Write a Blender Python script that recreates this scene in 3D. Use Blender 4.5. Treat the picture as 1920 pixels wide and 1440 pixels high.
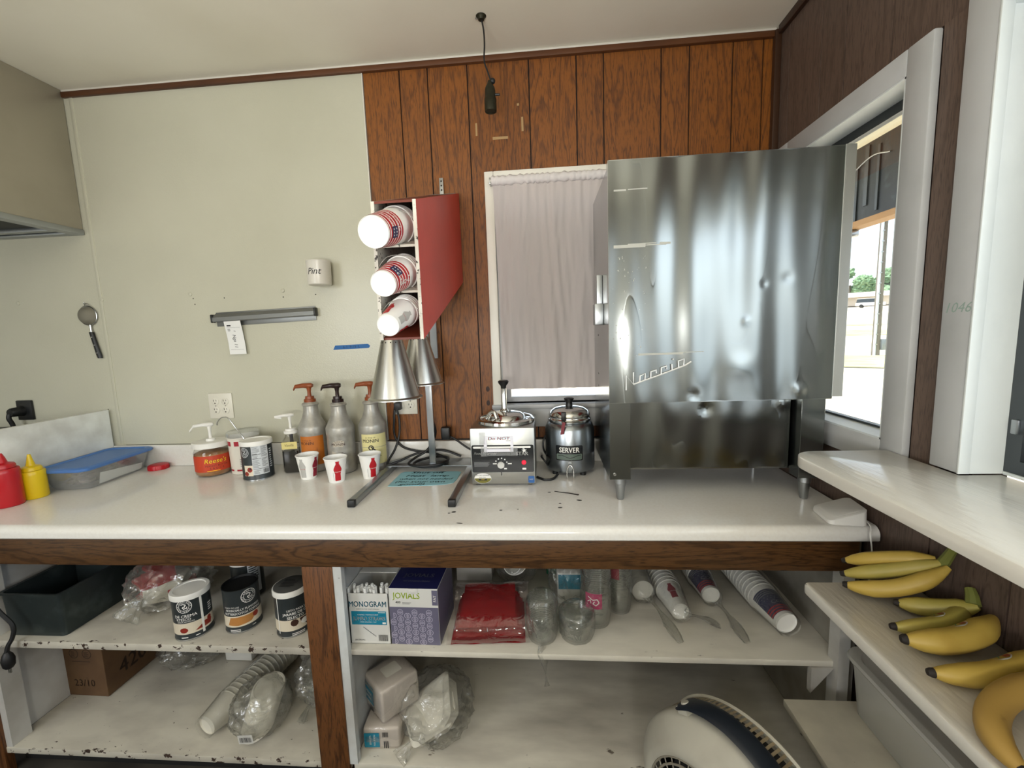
import bpy, bmesh, math, random
from mathutils import Vector, Matrix, noise
from math import pi, sin, cos, radians as rad

for o in list(bpy.data.objects):
    bpy.data.objects.remove(o)
SC = bpy.context.scene
COL = SC.collection

# ------------------------------------------------------------------ camera
cam_d = bpy.data.cameras.new('camera')
cam = bpy.data.objects.new('camera', cam_d)
COL.objects.link(cam)
cam_d.sensor_fit = 'HORIZONTAL'
cam_d.sensor_width = 36.0
cam_d.lens = 14.967
cam_d.clip_start = 0.02
cam_d.clip_end = 800
_r = Vector((0.99661035, 0.07444334, -0.03501436))
_u = Vector((0.02557598, 0.12415641, 0.99193299))
_f = Vector((-0.07819006, 0.98946621, -0.1218316))
cam.matrix_world = Matrix(((_r.x, _u.x, -_f.x, 0.0), (_r.y, _u.y, -_f.y, -1.78141),
                           (_r.z, _u.z, -_f.z, 1.46321), (0, 0, 0, 1)))
SC.camera = cam

# ------------------------------------------------------------------ sky, sun, daylight, exposure
W = bpy.data.worlds.new('sky')
SC.world = W
W.use_nodes = True
_nt = W.node_tree
_bg = _nt.nodes['Background']
_sky = _nt.nodes.new('ShaderNodeTexSky')
_sky.sky_type = 'NISHITA'
_sky.sun_disc = False
_sky.sun_elevation = rad(52)
_sky.sun_rotation = rad(265)
_sky.dust_density = 2.5
_hz = _nt.nodes.new('ShaderNodeHueSaturation')        # summer haze: a paler, whiter sky
_hz.inputs['Saturation'].default_value = 0.40
_nt.links.new(_sky.outputs[0], _hz.inputs['Color'])
_nt.links.new(_hz.outputs[0], _bg.inputs[0])
_bg.inputs[1].default_value = 0.48

def lamp(name, kind, energy, color, loc, direction, size=None):
    l = bpy.data.lights.new(name, kind)
    l.energy = energy
    l.color = color
    o = bpy.data.objects.new(name, l)
    COL.objects.link(o)
    o.location = loc
    o.rotation_euler = Vector(direction).to_track_quat('-Z', 'Y').to_euler()
    if size and kind == 'AREA':
        l.shape = 'RECTANGLE'
        l.size, l.size_y = size
    return o
_s = lamp('sun', 'SUN', 9.0, (1.0, 0.95, 0.86), (0, 0, 30), (0.32, 0.05, -0.95))
_s.data.angle = rad(0.6)
# daylight falling in through the service opening in the right wall and the window behind the camera,
# and two added unseen fill lights behind the camera, one aimed at the ceiling
lamp('daylight_service_opening', 'AREA', 9, (0.82, 0.93, 1.0), (1.03, -1.83, 1.60), (-1, 0, 0.02), (1.50, 0.88))
lamp('daylight_front_window', 'AREA', 18, (0.95, 0.98, 1.0), (-2.1, -3.27, 1.60), (0, 1, 0), (1.1, 1.1))
_b = lamp('room_fill_point', 'POINT', 22, (1.0, 0.985, 0.95), (0.05, -2.7, 1.45), (0, 0, -1))
_b.data.shadow_soft_size = 0.12
lamp('ceiling_fill_area', 'AREA', 27, (1.0, 0.975, 0.93), (-0.4, -2.5, 1.25), (0.05, 0.35, 1), (0.5, 0.5))
SC.view_settings.view_transform = 'Standard'
SC.view_settings.look = 'None'
SC.view_settings.exposure = 0.28
SC.view_settings.gamma = 1.0
SC.view_settings.use_curve_mapping = False
SC.cycles.caustics_reflective = False
SC.cycles.caustics_refractive = False
SC.cycles.max_bounces = 9
SC.cycles.transparent_max_bounces = 24
SC.cycles.sample_clamp_indirect = 6.0
SC.cycles.use_denoising = True

# ------------------------------------------------------------------ materials
def C(h, a=1.0):
    h = h.lstrip('#')
    v = [int(h[i:i + 2], 16) / 255 for i in (0, 2, 4)]
    v = [x / 12.92 if x <= 0.04045 else ((x + 0.055) / 1.055) ** 2.4 for x in v]
    return (v[0], v[1], v[2], a)

MATS = {}
def mat(name, col='#808080', rough=0.5, metal=0.0, vary=None, bump=None, coat=0.0, spec=0.5,
        aniso=0.0, emit=None, trans=0.0, sub=0.0, stretch=(1, 1, 1), tcoord='Object'):
    if name in MATS:
        return MATS[name]
    m = bpy.data.materials.new(name)
    m.use_nodes = True
    nt = m.node_tree
    b = nt.nodes['Principled BSDF']
    b.inputs['Base Color'].default_value = C(col)
    b.inputs['Roughness'].default_value = rough
    b.inputs['Metallic'].default_value = metal
    b.inputs['Specular IOR Level'].default_value = spec
    b.inputs['Coat Weight'].default_value = coat
    b.inputs['Coat Roughness'].default_value = 0.08
    b.inputs['Anisotropic'].default_value = aniso
    b.inputs['Transmission Weight'].default_value = trans
    if sub:
        b.inputs['Subsurface Weight'].default_value = sub
        b.inputs['Subsurface Radius'].default_value = (0.02, 0.015, 0.01)
    if emit:
        b.inputs['Emission Color'].default_value = C(emit[0])
        b.inputs['Emission Strength'].default_value = emit[1]
    if vary or bump:
        tc = nt.nodes.new('ShaderNodeTexCoord')
        mp = nt.nodes.new('ShaderNodeMapping')
        mp.inputs['Scale'].default_value = stretch
        nt.links.new(tc.outputs[tcoord], mp.inputs[0])
    if vary:                                   # (scale, second colour, low, high)
        n = nt.nodes.new('ShaderNodeTexNoise')
        n.inputs['Scale'].default_value = vary[0]
        n.inputs['Detail'].default_value = 5
        nt.links.new(mp.outputs[0], n.inputs['Vector'])
        r = nt.nodes.new('ShaderNodeValToRGB')
        r.color_ramp.elements[0].position = vary[2]
        r.color_ramp.elements[1].position = vary[3]
        r.color_ramp.elements[0].color = C(col)
        r.color_ramp.elements[1].color = C(vary[1])
        nt.links.new(n.outputs['Fac'], r.inputs[0])
        nt.links.new(r.outputs[0], b.inputs['Base Color'])
    if bump:                                   # (scale, strength)
        n2 = nt.nodes.new('ShaderNodeTexNoise')
        n2.inputs['Scale'].default_value = bump[0]
        n2.inputs['Detail'].default_value = 3
        nt.links.new(mp.outputs[0], n2.inputs['Vector'])
        bp = nt.nodes.new('ShaderNodeBump')
        bp.inputs['Strength'].default_value = bump[1]
        bp.inputs['Distance'].default_value = 0.002
        nt.links.new(n2.outputs['Fac'], bp.inputs['Height'])
        nt.links.new(bp.outputs[0], b.inputs['Normal'])
    MATS[name] = m
    return m

def mat_wood(name, light, dark, pore, axis='z', rough=0.45, vary=0.25, coat=0.15):
    m = bpy.data.materials.new(name)
    m.use_nodes = True
    nt = m.node_tree
    N, L = nt.nodes.new, nt.links.new
    b = nt.nodes['Principled BSDF']
    tc = N('ShaderNodeTexCoord')
    oi = N('ShaderNodeObjectInfo')
    add = N('ShaderNodeVectorMath'); add.operation = 'ADD'
    mul = N('ShaderNodeVectorMath'); mul.operation = 'SCALE'
    comb = N('ShaderNodeCombineXYZ')
    for i in range(3):
        L(oi.outputs['Random'], comb.inputs[i])
    L(comb.outputs[0], mul.inputs[0]); mul.inputs['Scale'].default_value = 7.0
    L(tc.outputs['Object'], add.inputs[0]); L(mul.outputs[0], add.inputs[1])
    def mapped(s_along, s_across):
        mp = N('ShaderNodeMapping')
        sc = [s_across] * 3
        sc['xyz'.index(axis)] = s_along
        mp.inputs['Scale'].default_value = sc
        L(add.outputs[0], mp.inputs[0])
        return mp
    n1 = N('ShaderNodeTexNoise'); n1.inputs['Scale'].default_value = 1.0; n1.inputs['Detail'].default_value = 4
    n1.inputs['Distortion'].default_value = 0.6
    L(mapped(1.1, 11).outputs[0], n1.inputs['Vector'])
    wv = N('ShaderNodeMath'); wv.operation = 'MULTIPLY'; wv.inputs[1].default_value = 13.0
    L(n1.outputs['Fac'], wv.inputs[0])
    fr = N('ShaderNodeMath'); fr.operation = 'PINGPONG'; fr.inputs[1].default_value = 0.5
    L(wv.outputs[0], fr.inputs[0])
    r1 = N('ShaderNodeValToRGB')
    r1.color_ramp.elements[0].position = 0.02; r1.color_ramp.elements[0].color = C(dark)
    r1.color_ramp.elements[1].position = 0.22; r1.color_ramp.elements[1].color = C(light)
    L(fr.outputs[0], r1.inputs[0])
    n2 = N('ShaderNodeTexNoise'); n2.inputs['Scale'].default_value = 1.0; n2.inputs['Detail'].default_value = 3
    L(mapped(34, 300).outputs[0], n2.inputs['Vector'])
    r2 = N('ShaderNodeValToRGB')
    r2.color_ramp.elements[0].position = 0.52; r2.color_ramp.elements[0].color = (0, 0, 0, 1)
    r2.color_ramp.elements[1].position = 0.70; r2.color_ramp.elements[1].color = (0.8, 0.8, 0.8, 1)
    L(n2.outputs['Fac'], r2.inputs[0])
    mx = N('ShaderNodeMix'); mx.data_type = 'RGBA'
    L(r2.outputs[0], mx.inputs[0]); L(r1.outputs[0], mx.inputs[6]); mx.inputs[7].default_value = C(pore)
    hs = N('ShaderNodeHueSaturation')
    mr = N('ShaderNodeMapRange'); mr.inputs[3].default_value = 1 - vary; mr.inputs[4].default_value = 1 + vary
    L(oi.outputs['Random'], mr.inputs[0]); L(mr.outputs[0], hs.inputs['Value'])
    L(mx.outputs[2], hs.inputs['Color']); L(hs.outputs[0], b.inputs['Base Color'])
    b.inputs['Roughness'].default_value = rough
    b.inputs['Coat Weight'].default_value = coat
    b.inputs['Coat Roughness'].default_value = 0.3
    MATS[name] = m
    return m

def mat_chipped(name, paint, under, scale=26, lo=0.60, hi=0.63, rough=0.45, front=None, stretch=(1, 1, 1), dirt='#9a948a'):
    """painted wood: worn flakes where the wood shows, denser near the front edge (front = (y_edge, width))"""
    m = bpy.data.materials.new(name)
    m.use_nodes = True
    nt = m.node_tree
    N, L = nt.nodes.new, nt.links.new
    b = nt.nodes['Principled BSDF']
    tc = N('ShaderNodeTexCoord')
    mp = N('ShaderNodeMapping'); mp.inputs['Scale'].default_value = stretch
    L(tc.outputs['Object'], mp.inputs[0])
    n = N('ShaderNodeTexNoise'); n.inputs['Scale'].default_value = scale; n.inputs['Detail'].default_value = 4
    n.inputs['Roughness'].default_value = 0.62
    L(mp.outputs[0], n.inputs['Vector'])
    val = n.outputs['Fac']
    if front:
        sep = N('ShaderNodeSeparateXYZ'); L(tc.outputs['Object'], sep.inputs[0])
        mr = N('ShaderNodeMapRange')
        mr.inputs[1].default_value = front[0]; mr.inputs[2].default_value = front[0] + front[1]
        mr.inputs[3].default_value = front[2]; mr.inputs[4].default_value = 0.0
        L(sep.outputs[1], mr.inputs[0])
        ad = N('ShaderNodeMath'); ad.operation = 'ADD'
        L(val, ad.inputs[0]); L(mr.outputs[0], ad.inputs[1])
        val = ad.outputs[0]
    r = N('ShaderNodeValToRGB')
    r.color_ramp.elements[0].position = lo; r.color_ramp.elements[0].color = (0, 0, 0, 1)
    r.color_ramp.elements[1].position = hi; r.color_ramp.elements[1].color = (1, 1, 1, 1)
    L(val, r.inputs[0])
    n3 = N('ShaderNodeTexNoise'); n3.inputs['Scale'].default_value = 5; n3.inputs['Detail'].default_value = 6
    L(mp.outputs[0], n3.inputs['Vector'])
    r3 = N('ShaderNodeValToRGB')
    r3.color_ramp.elements[0].position = 0.40; r3.color_ramp.elements[0].color = C(paint)
    r3.color_ramp.elements[1].position = 0.80; r3.color_ramp.elements[1].color = C(dirt)
    L(n3.outputs['Fac'], r3.inputs[0])
    mx = N('ShaderNodeMix'); mx.data_type = 'RGBA'
    L(r.outputs[0], mx.inputs[0]); L(r3.outputs[0], mx.inputs[6]); mx.inputs[7].default_value = C(under)
    L(mx.outputs[2], b.inputs['Base Color'])
    bp = N('ShaderNodeBump'); bp.inputs['Strength'].default_value = 0.25; bp.inputs['Distance'].default_value = 0.001
    inv = N('ShaderNodeMath'); inv.operation = 'SUBTRACT'; inv.inputs[0].default_value = 1.0
    L(r.outputs[0], inv.inputs[1]); L(inv.outputs[0], bp.inputs['Height']); L(bp.outputs[0], b.inputs['Normal'])
    b.inputs['Roughness'].default_value = rough
    MATS[name] = m
    return m

def mat_film(name, tint='#ffffff', body=0.25, gloss=0.12, rough=0.12, milky='#e8e6e0', wrinkle=(40, 0.6)):
    """thin clear plastic: mostly see-through, some milky scatter, a glossy skin with wrinkles"""
    m = bpy.data.materials.new(name)
    m.use_nodes = True
    nt = m.node_tree
    nt.nodes.clear()
    N, L = nt.nodes.new, nt.links.new
    out = N('ShaderNodeOutputMaterial')
    tr = N('ShaderNodeBsdfTransparent'); tr.inputs[0].default_value = C(tint)
    df = N('ShaderNodeBsdfDiffuse'); df.inputs[0].default_value = C(milky)
    gl = N('ShaderNodeBsdfGlossy'); gl.inputs['Roughness'].default_value = rough
    m1 = N('ShaderNodeMixShader'); m2 = N('ShaderNodeMixShader')
    lw = N('ShaderNodeLayerWeight'); lw.inputs['Blend'].default_value = 0.35
    mr = N('ShaderNodeMapRange'); mr.inputs[3].default_value = gloss; mr.inputs[4].default_value = min(1, gloss + 0.5)
    L(lw.outputs['Facing'], mr.inputs[0])
    tc = N('ShaderNodeTexCoord')
    if wrinkle:
        n = N('ShaderNodeTexNoise'); n.inputs['Scale'].default_value = wrinkle[0]; n.inputs['Detail'].default_value = 3
        n.inputs['Distortion'].default_value = 1.0
        L(tc.outputs['Object'], n.inputs['Vector'])
        bp = N('ShaderNodeBump'); bp.inputs['Strength'].default_value = wrinkle[1]; bp.inputs['Distance'].default_value = 0.01
        L(n.outputs['Fac'], bp.inputs['Height']); L(bp.outputs[0], gl.inputs['Normal'])
    m1.inputs[0].default_value = body
    L(tr.outputs[0], m1.inputs[1]); L(df.outputs[0], m1.inputs[2])
    L(mr.outputs[0], m2.inputs[0]); L(m1.outputs[0], m2.inputs[1]); L(gl.outputs[0], m2.inputs[2])
    L(m2.outputs[0], out.inputs[0])
    MATS[name] = m
    return m

# ------------------------------------------------------------------ mesh helpers
ID = Matrix.Identity(4)
def T(x, y, z): return Matrix.Translation((x, y, z))
def R(deg, ax): return Matrix.Rotation(rad(deg), 4, ax)

def catmull(pts, n=6, closed=False):
    P = [Vector(p) for p in pts]
    if len(P) < 3 or n < 2:
        return P
    out = []
    m = len(P)
    rng = range(m) if closed else range(m - 1)
    for i in rng:
        p0 = P[i - 1] if (i > 0 or closed) else P[0] * 2 - P[1]
        p1, p2 = P[i], P[(i + 1) % m]
        p3 = P[(i + 2) % m] if (i + 2 < m or closed) else P[-1] * 2 - P[-2]
        for k in range(n):
            t = k / n
            out.append(0.5 * ((2 * p1) + (p2 - p0) * t + (2 * p0 - 5 * p1 + 4 * p2 - p3) * t * t
                              + (3 * p1 - p0 - 3 * p2 + p3) * t ** 3))
    if not closed:
        out.append(P[-1])
    return out

class G:
    def __init__(s):
        s.bm = bmesh.new()
    def _merge(s, b, M=None, mi=0):
        for f in b.faces:
            f.material_index = mi
        if M is not None:
            bmesh.ops.transform(b, matrix=M, verts=b.verts)
        me = bpy.data.meshes.new('tmp')
        b.to_mesh(me); b.free()
        s.bm.from_mesh(me)
        bpy.data.meshes.remove(me)
        return s
    def box(s, x0, x1, y0, y1, z0, z1, bev=0.0, seg=2, mi=0, M=None):
        b = bmesh.new()
        bmesh.ops.create_cube(b, size=1.0, matrix=T((x0 + x1) / 2, (y0 + y1) / 2, (z0 + z1) / 2) @
                              Matrix.Diagonal((abs(x1 - x0), abs(y1 - y0), abs(z1 - z0), 1)))
        if bev:
            bmesh.ops.bevel(b, geom=b.edges[:], offset=bev, segments=seg, affect='EDGES', profile=0.5)
        return s._merge(b, M, mi)
    def lathe(s, prof, seg=28, mi=0, M=None, a0=0.0, a1=2 * pi):
        b = bmesh.new()
        full = abs(a1 - a0 - 2 * pi) < 1e-6
        n = seg if full else seg + 1
        rings = []
        for r, z in prof:
            if r < 1e-6:
                rings.append([b.verts.new((0, 0, z))])
            else:
                rings.append([b.verts.new((r * cos(a0 + (a1 - a0) * k / seg), r * sin(a0 + (a1 - a0) * k / seg), z)) for k in range(n)])
        for A, B in zip(rings, rings[1:]):
            for k in range(n if full else n - 1):
                k2 = (k + 1) % n
                if len(A) == 1 and len(B) == 1:
                    continue
                if len(A) == 1:
                    b.faces.new((A[0], B[k2], B[k]))
                elif len(B) == 1:
                    b.faces.new((A[k], A[k2], B[0]))
                else:
                    b.faces.new((A[k], A[k2], B[k2], B[k]))
        bmesh.ops.recalc_face_normals(b, faces=b.faces[:])
        return s._merge(b, M, mi)
    def loft(s, rings, mi=0, cap=True, closed=True, M=None, loop=False):
        b = bmesh.new()
        V = [[b.verts.new(p) for p in r] for r in rings]
        n = len(V[0])
        pairs = list(zip(V, V[1:]))
        if loop:
            pairs.append((V[-1], V[0]))
        for A, B in pairs:
            for k in range(n if closed else n - 1):
                k2 = (k + 1) % n
                b.faces.new((A[k], A[k2], B[k2], B[k]))
        if cap and closed and not loop:
            b.faces.new(V[0][::-1]); b.faces.new(V[-1])
        bmesh.ops.recalc_face_normals(b, faces=b.faces[:])
        return s._merge(b, M, mi)
    def tube(s, pts, r, seg=8, mi=0, n=6, closed=False, M=None, flat=1.0):
        P = catmull(pts, n, closed)
        rr = r if callable(r) else (lambda t: r)
        rings = []
        up = None
        m = len(P)
        for i, p in enumerate(P):
            d = (P[(i + 1) % m] - P[i - 1]) if closed else (P[min(i + 1, m - 1)] - P[max(i - 1, 0)])
            if d.length < 1e-9:
                d = Vector((0, 0, 1))
            d.normalize()
            if up is None:
                up = Vector((0, 0, 1)) if abs(d.z) < 0.9 else Vector((0, 1, 0))
            a = d.cross(up)
            if a.length < 1e-6:
                a = d.orthogonal()
            a.normalize()
            up = a.cross(d).normalized()
            q = rr(i / max(1, m - 1))
            rings.append([p + (a * cos(2 * pi * k / seg) + up * sin(2 * pi * k / seg) * flat) * q for k in range(seg)])
        return s.loft(rings, mi, True, True, M, closed)
    def prism(s, poly, d, mi=0, M=None, bev=0.0):
        b = bmesh.new()
        vs = [b.verts.new((p[0], p[1], 0)) for p in poly]
        f = b.faces.new(vs)
        if d:
            r = bmesh.ops.extrude_face_region(b, geom=[f])
            bmesh.ops.translate(b, verts=[v for v in r['geom'] if isinstance(v, bmesh.types.BMVert)], vec=(0, 0, d))
        if bev:
            bmesh.ops.bevel(b, geom=b.edges[:], offset=bev, segments=2, affect='EDGES', profile=0.5)
        bmesh.ops.recalc_face_normals(b, faces=b.faces[:])
        return s._merge(b, M, mi)
    def grid(s, nx, ny, f, mi=0, M=None, thick=0.0):
        b = bmesh.new()
        V = [[b.verts.new(f(i / nx, j / ny)) for i in range(nx + 1)] for j in range(ny + 1)]
        for j in range(ny):
            for i in range(nx):
                b.faces.new((V[j][i], V[j][i + 1], V[j + 1][i + 1], V[j + 1][i]))
        if thick:
            bmesh.ops.solidify(b, geom=b.faces[:], thickness=thick)
        return s._merge(b, M, mi)
    def ball(s, c, r, sub=2, mi=0, sc=(1, 1, 1), jit=0.0, fr=4.0, seed=0.0, floor=None, ridge=False):
        b = bmesh.new()
        bmesh.ops.create_icosphere(b, subdivisions=sub, radius=1.0)
        for v in b.verts:
            d = v.co.normalized()
            k = 1.0
            if jit:
                q = noise.noise(d * fr + Vector((seed, seed * 2, -seed)))
                q2 = noise.noise(d * fr * 2.3 + Vector((seed + 9, seed, 3)))
                k += jit * ((1 - 2 * abs(q)) + 0.5 * (1 - 2 * abs(q2)) - 0.6 if ridge else q + 0.5 * q2)
            v.co = Vector((d.x * sc[0] * k * r + c[0], d.y * sc[1] * k * r + c[1], d.z * sc[2] * k * r + c[2]))
            if floor is not None and v.co.z < floor:
                v.co.z = floor + 0.0002 * (1 + d.x)
        return s._merge(b, None, mi)
    def build(s, name, mats, parent=None, smooth=38, loc=None):
        me = bpy.data.meshes.new(name)
        bmesh.ops.remove_doubles(s.bm, verts=s.bm.verts, dist=1e-6)
        s.bm.to_mesh(me); s.bm.free()
        if smooth:
            me.polygons.foreach_set('use_smooth', [True] * len(me.polygons))
            me.set_sharp_from_angle(angle=rad(smooth))
        for m in (mats if isinstance(mats, (list, tuple)) else [mats]):
            me.materials.append(MATS[m] if isinstance(m, str) else m)
        o = bpy.data.objects.new(name, me)
        COL.objects.link(o)
        if parent is not None:
            o.parent = parent
        if loc:
            o.location = loc
        return o

def tag(o, label=None, cat=None, group=None, kind=None):
    if label: o['label'] = label
    if cat: o['category'] = cat
    if group: o['group'] = group
    if kind: o['kind'] = kind
    return o
def thing(name, label, cat, loc=(0, 0, 0), rot=(0, 0, 0), group=None):
    o = bpy.data.objects.new(name, None)
    o.empty_display_size = 0.05
    COL.objects.link(o)
    o.location = loc
    o.rotation_euler = [rad(a) for a in rot]
    return tag(o, label, cat, group)
def copy_tree(o, parent=None):
    c = o.copy()
    COL.objects.link(c)
    c.parent = parent
    for ch in list(o.children):
        copy_tree(ch, c)
    return c
def struct(g, name, mats, parent=None, smooth=38):
    o = g.build(name, mats, parent, smooth)
    if parent is None:
        o['kind'] = 'structure'
    return o

# ------------------------------------------------------------------ printed matter
_tc = {}
def text_bm(s, size, bold=0.0, shear=0.0, align='CENTER', space=1.0):
    cu = bpy.data.curves.new('txt', 'FONT')
    cu.body = s; cu.size = size; cu.align_x = align; cu.align_y = 'CENTER'
    cu.offset = bold * size; cu.shear = shear; cu.resolution_u = 2; cu.space_character = space
    ob = bpy.data.objects.new('txt', cu)
    COL.objects.link(ob)
    me = bpy.data.meshes.new_from_object(ob)
    bpy.data.objects.remove(ob); bpy.data.curves.remove(cu)
    b = bmesh.new(); b.from_mesh(me); bpy.data.meshes.remove(me)
    return b
def circ(u, v, r, n=20, ry=None):
    return [(u + r * cos(2 * pi * k / n), v + (ry or r) * sin(2 * pi * k / n)) for k in range(n)]
def rect(u0, v0, u1, v1): return [(u0, v0), (u1, v0), (u1, v1), (u0, v1)]
def ringq(u, v, r0, r1, n=22, a0=0.0, a1=2 * pi):
    q = []
    for k in range(n):
        a, b = a0 + (a1 - a0) * k / n, a0 + (a1 - a0) * (k + 1) / n
        q.append([(u + r0 * cos(a), v + r0 * sin(a)), (u + r1 * cos(a), v + r1 * sin(a)),
                  (u + r1 * cos(b), v + r1 * sin(b)), (u + r0 * cos(b), v + r0 * sin(b))])
    return q
def stroke(pts, w):
    """a pen stroke along pts as quads"""
    q = []
    for (a, b), (c, d) in zip(pts, pts[1:]):
        L = math.hypot(c - a, d - b) or 1e-6
        nx, ny = -(d - b) / L * w / 2, (c - a) / L * w / 2
        q.append([(a + nx, b + ny), (a - nx, b - ny), (c - nx, d - ny), (c + nx, d + ny)])
    return q

def print_on(name, items, mats, parent, f, step=None):
    """items: ('p', polys, mi, layer) or ('t', text, size, u, v, mi, layer, opts); f(u,v,n) -> point on the surface"""
    g = G()
    for it in items:
        if it[0] == 'p':
            polys = it[1]
            if polys and not isinstance(polys[0][0], (tuple, list)):
                polys = [polys]
            b = bmesh.new()
            for P in polys:
                b.faces.new([b.verts.new((u, v, 0)) for u, v in P])
            mi, layer = it[2], it[3]
        else:
            op = it[7] if len(it) > 7 else {}
            b = text_bm(it[1], it[2], 0, op.get('shear', 0), op.get('align', 'CENTER'), op.get('space', 1.0))
            mtx = T(it[3], it[4], 0) @ R(op.get('rot', 0), 'Z') @ Matrix.Diagonal((op.get('sx', 1), 1, 1, 1))
            if op.get('bold'):                      # heavier strokes: the same letters set twice, a hair apart
                r_ = bmesh.ops.duplicate(b, geom=b.verts[:] + b.edges[:] + b.faces[:])
                bmesh.ops.translate(b, verts=[v for v in r_['geom'] if isinstance(v, bmesh.types.BMVert)], vec=(op['bold'] * it[2], op['bold'] * it[2] * .5, 0))
            bmesh.ops.transform(b, matrix=mtx, verts=b.verts)
            mi, layer = it[5], it[6]
        if step and b.verts:
            us = [v.co.x for v in b.verts]
            k = math.ceil(min(us) / step)
            while k * step < max(us):
                bmesh.ops.bisect_plane(b, geom=b.verts[:] + b.edges[:] + b.faces[:], plane_co=(k * step, 0, 0), plane_no=(1, 0, 0))
                k += 1
        n = 0.0003 + 0.00022 * layer
        for v in b.verts:
            v.co = f(v.co.x, v.co.y, n)
        g._merge(b, None, mi)
    return g.build(name, mats, parent, 0)

def on_plane(o, U, V):
    o, U, V = Vector(o), Vector(U).normalized(), Vector(V).normalized()
    Nn = U.cross(V)
    return lambda u, v, n: o + U * u + V * v + Nn * n
def on_lathe(rf, a0, z0=0.0):
    """wrap on an upright body of radius rf(z); a0 = facing angle; u is arc length to the right"""
    if not callable(rf):
        rr = rf
        rf = lambda z: rr
    def f(u, v, n):
        r = rf(v + z0)
        a = a0 + u / rf(z0)
        return Vector(((r + n) * cos(a), (r + n) * sin(a), v + z0))
    return f
def face_cam(x, y, off=0.0):
    return math.atan2(-1.78 - y, 0 - x) + off
def barcode(u, v, w, h, seed=1):
    rn = random.Random(seed)
    q, x = [], 0.0
    while x < w:
        d = w * rn.choice((0.02, 0.03, 0.05))
        q.append(rect(u + x, v, u + min(w, x + d), v + h))
        x += d + w * rn.choice((0.02, 0.03, 0.04))
    return q
def textlines(u0, u1, v0, v1, n, seed=2, fill=0.45):
    rn = random.Random(seed)
    h = (v1 - v0) / n
    return [rect(u0, v0 + i * h, u0 + (u1 - u0) * rn.uniform(0.55, 1.0), v0 + i * h + h * fill) for i in range(n)]
# ================================================================== shell materials
mat_wood('oak_panel', '#804a13', '#5f340c', '#3e1f07', 'z', rough=0.52, vary=0.08, coat=0.04)
mat_wood('walnut_panel', '#5f4e44', '#52433a', '#3b302a', 'z', rough=0.55, vary=0.06, coat=0.05)
mat_wood('oak_rail', '#573a1e', '#3d2610', '#241407', 'x', rough=0.42, vary=0.0, coat=0.2)
mat_wood('oak_stile', '#6b4220', '#4c2c12', '#2a1608', 'z', rough=0.45, vary=0.0, coat=0.15)
mat('groove', '#1c0f08', 0.7)
mat('brown_trim', '#5a3418', 0.5, vary=(9, '#44240f', 0.4, 0.7), stretch=(0.3, 3, 3))
mat('dark_trim', '#3a2415', 0.5)
mat('hardboard_white', '#c4c2b0', 0.24, vary=(1.6, '#bab8a5', 0.35, 0.75), bump=(190, 0.22), spec=0.45)
mat('ceiling_paint', '#e4dfcf', 0.6, vary=(2.0, '#dad4c2', 0.35, 0.75), bump=(60, 0.15))
mat('caulk', '#d6d2c8', 0.5)
mat('white_paint', '#b8babb', 0.42, vary=(6, '#acaeae', 0.4, 0.75), bump=(55, 0.12))
mat('cream_white', '#e9e6dc', 0.42, vary=(6, '#dedbd0', 0.4, 0.75))
mat('white_jamb', '#d9dfdf', 0.4, vary=(7, '#cdd4d4', 0.4, 0.75), bump=(40, 0.35), stretch=(1, 1, 0.6))
mat('room_white', '#d8d5c8', 0.6)
mat('floor_vinyl', '#4b4741', 0.55, vary=(4, '#2f2c29', 0.4, 0.7))
mat('laminate', '#e2e0da', 0.15, vary=(120, '#dfdcd5', 0.42, 0.62), spec=0.5)
mat('shelf_enamel', '#d8d5cc', 0.22, vary=(5, '#cfcbc1', 0.4, 0.75), bump=(26, 0.55), stretch=(3.5, 0.7, 1), coat=0.3)
mat('alu', '#a9adb0', 0.35, 1.0)
mat('alu_dark', '#55595c', 0.4, 0.9)
mat_film('window_glass', '#fbfdfd', 0.0, 0.03, 0.02, wrinkle=None)
mat_film('dimming_screen', '#9aa09f', 0.28, 0.0, 0.3, '#4a4f50', wrinkle=None)
mat_film('screen_dark', '#7e888e', 0.60, 0.06, 0.15, '#3c464d', wrinkle=None)

HC = 2.53
# ------------------------------------------------------------------ floor, ceiling, hidden walls
struct(G().box(-3.4, 0.97, -3.3, 0.1, -0.05, 0.0), 'floor', 'floor_vinyl')
struct(G().box(-3.4, 1.0, -3.36, 0.12, HC, HC + 0.08), 'ceiling', 'ceiling_paint')
struct(G().box(-3.4, -3.32, -3.3, 0.1, 0, HC), 'wall_left', 'room_white')
g = G()
for a in ((-3.4, -2.7, 0, HC), (-1.5, 0.97, 0, HC), (-2.7, -1.5, 0, 1.0), (-2.7, -1.5, 2.2, HC)):
    g.box(a[0], a[1], -3.36, -3.28, a[2], a[3])
struct(g, 'wall_front', 'room_white')

def minus(r, holes):
    """rectangle (a0,a1,z0,z1) minus holes -> list of rectangles"""
    out = [r]
    for h in holes:
        nxt = []
        for (a0, a1, z0, z1) in out:
            if h[1] <= a0 or h[0] >= a1 or h[3] <= z0 or h[2] >= z1:
                nxt.append((a0, a1, z0, z1)); continue
            if z0 < h[2]: nxt.append((a0, a1, z0, h[2]))
            if z1 > h[3]: nxt.append((a0, a1, h[3], z1))
            m0, m1 = max(z0, h[2]), min(z1, h[3])
            if a0 < h[0]: nxt.append((a0, h[0], m0, m1))
            if a1 > h[1]: nxt.append((h[1], a1, m0, m1))
        out = nxt
    return out

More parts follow.
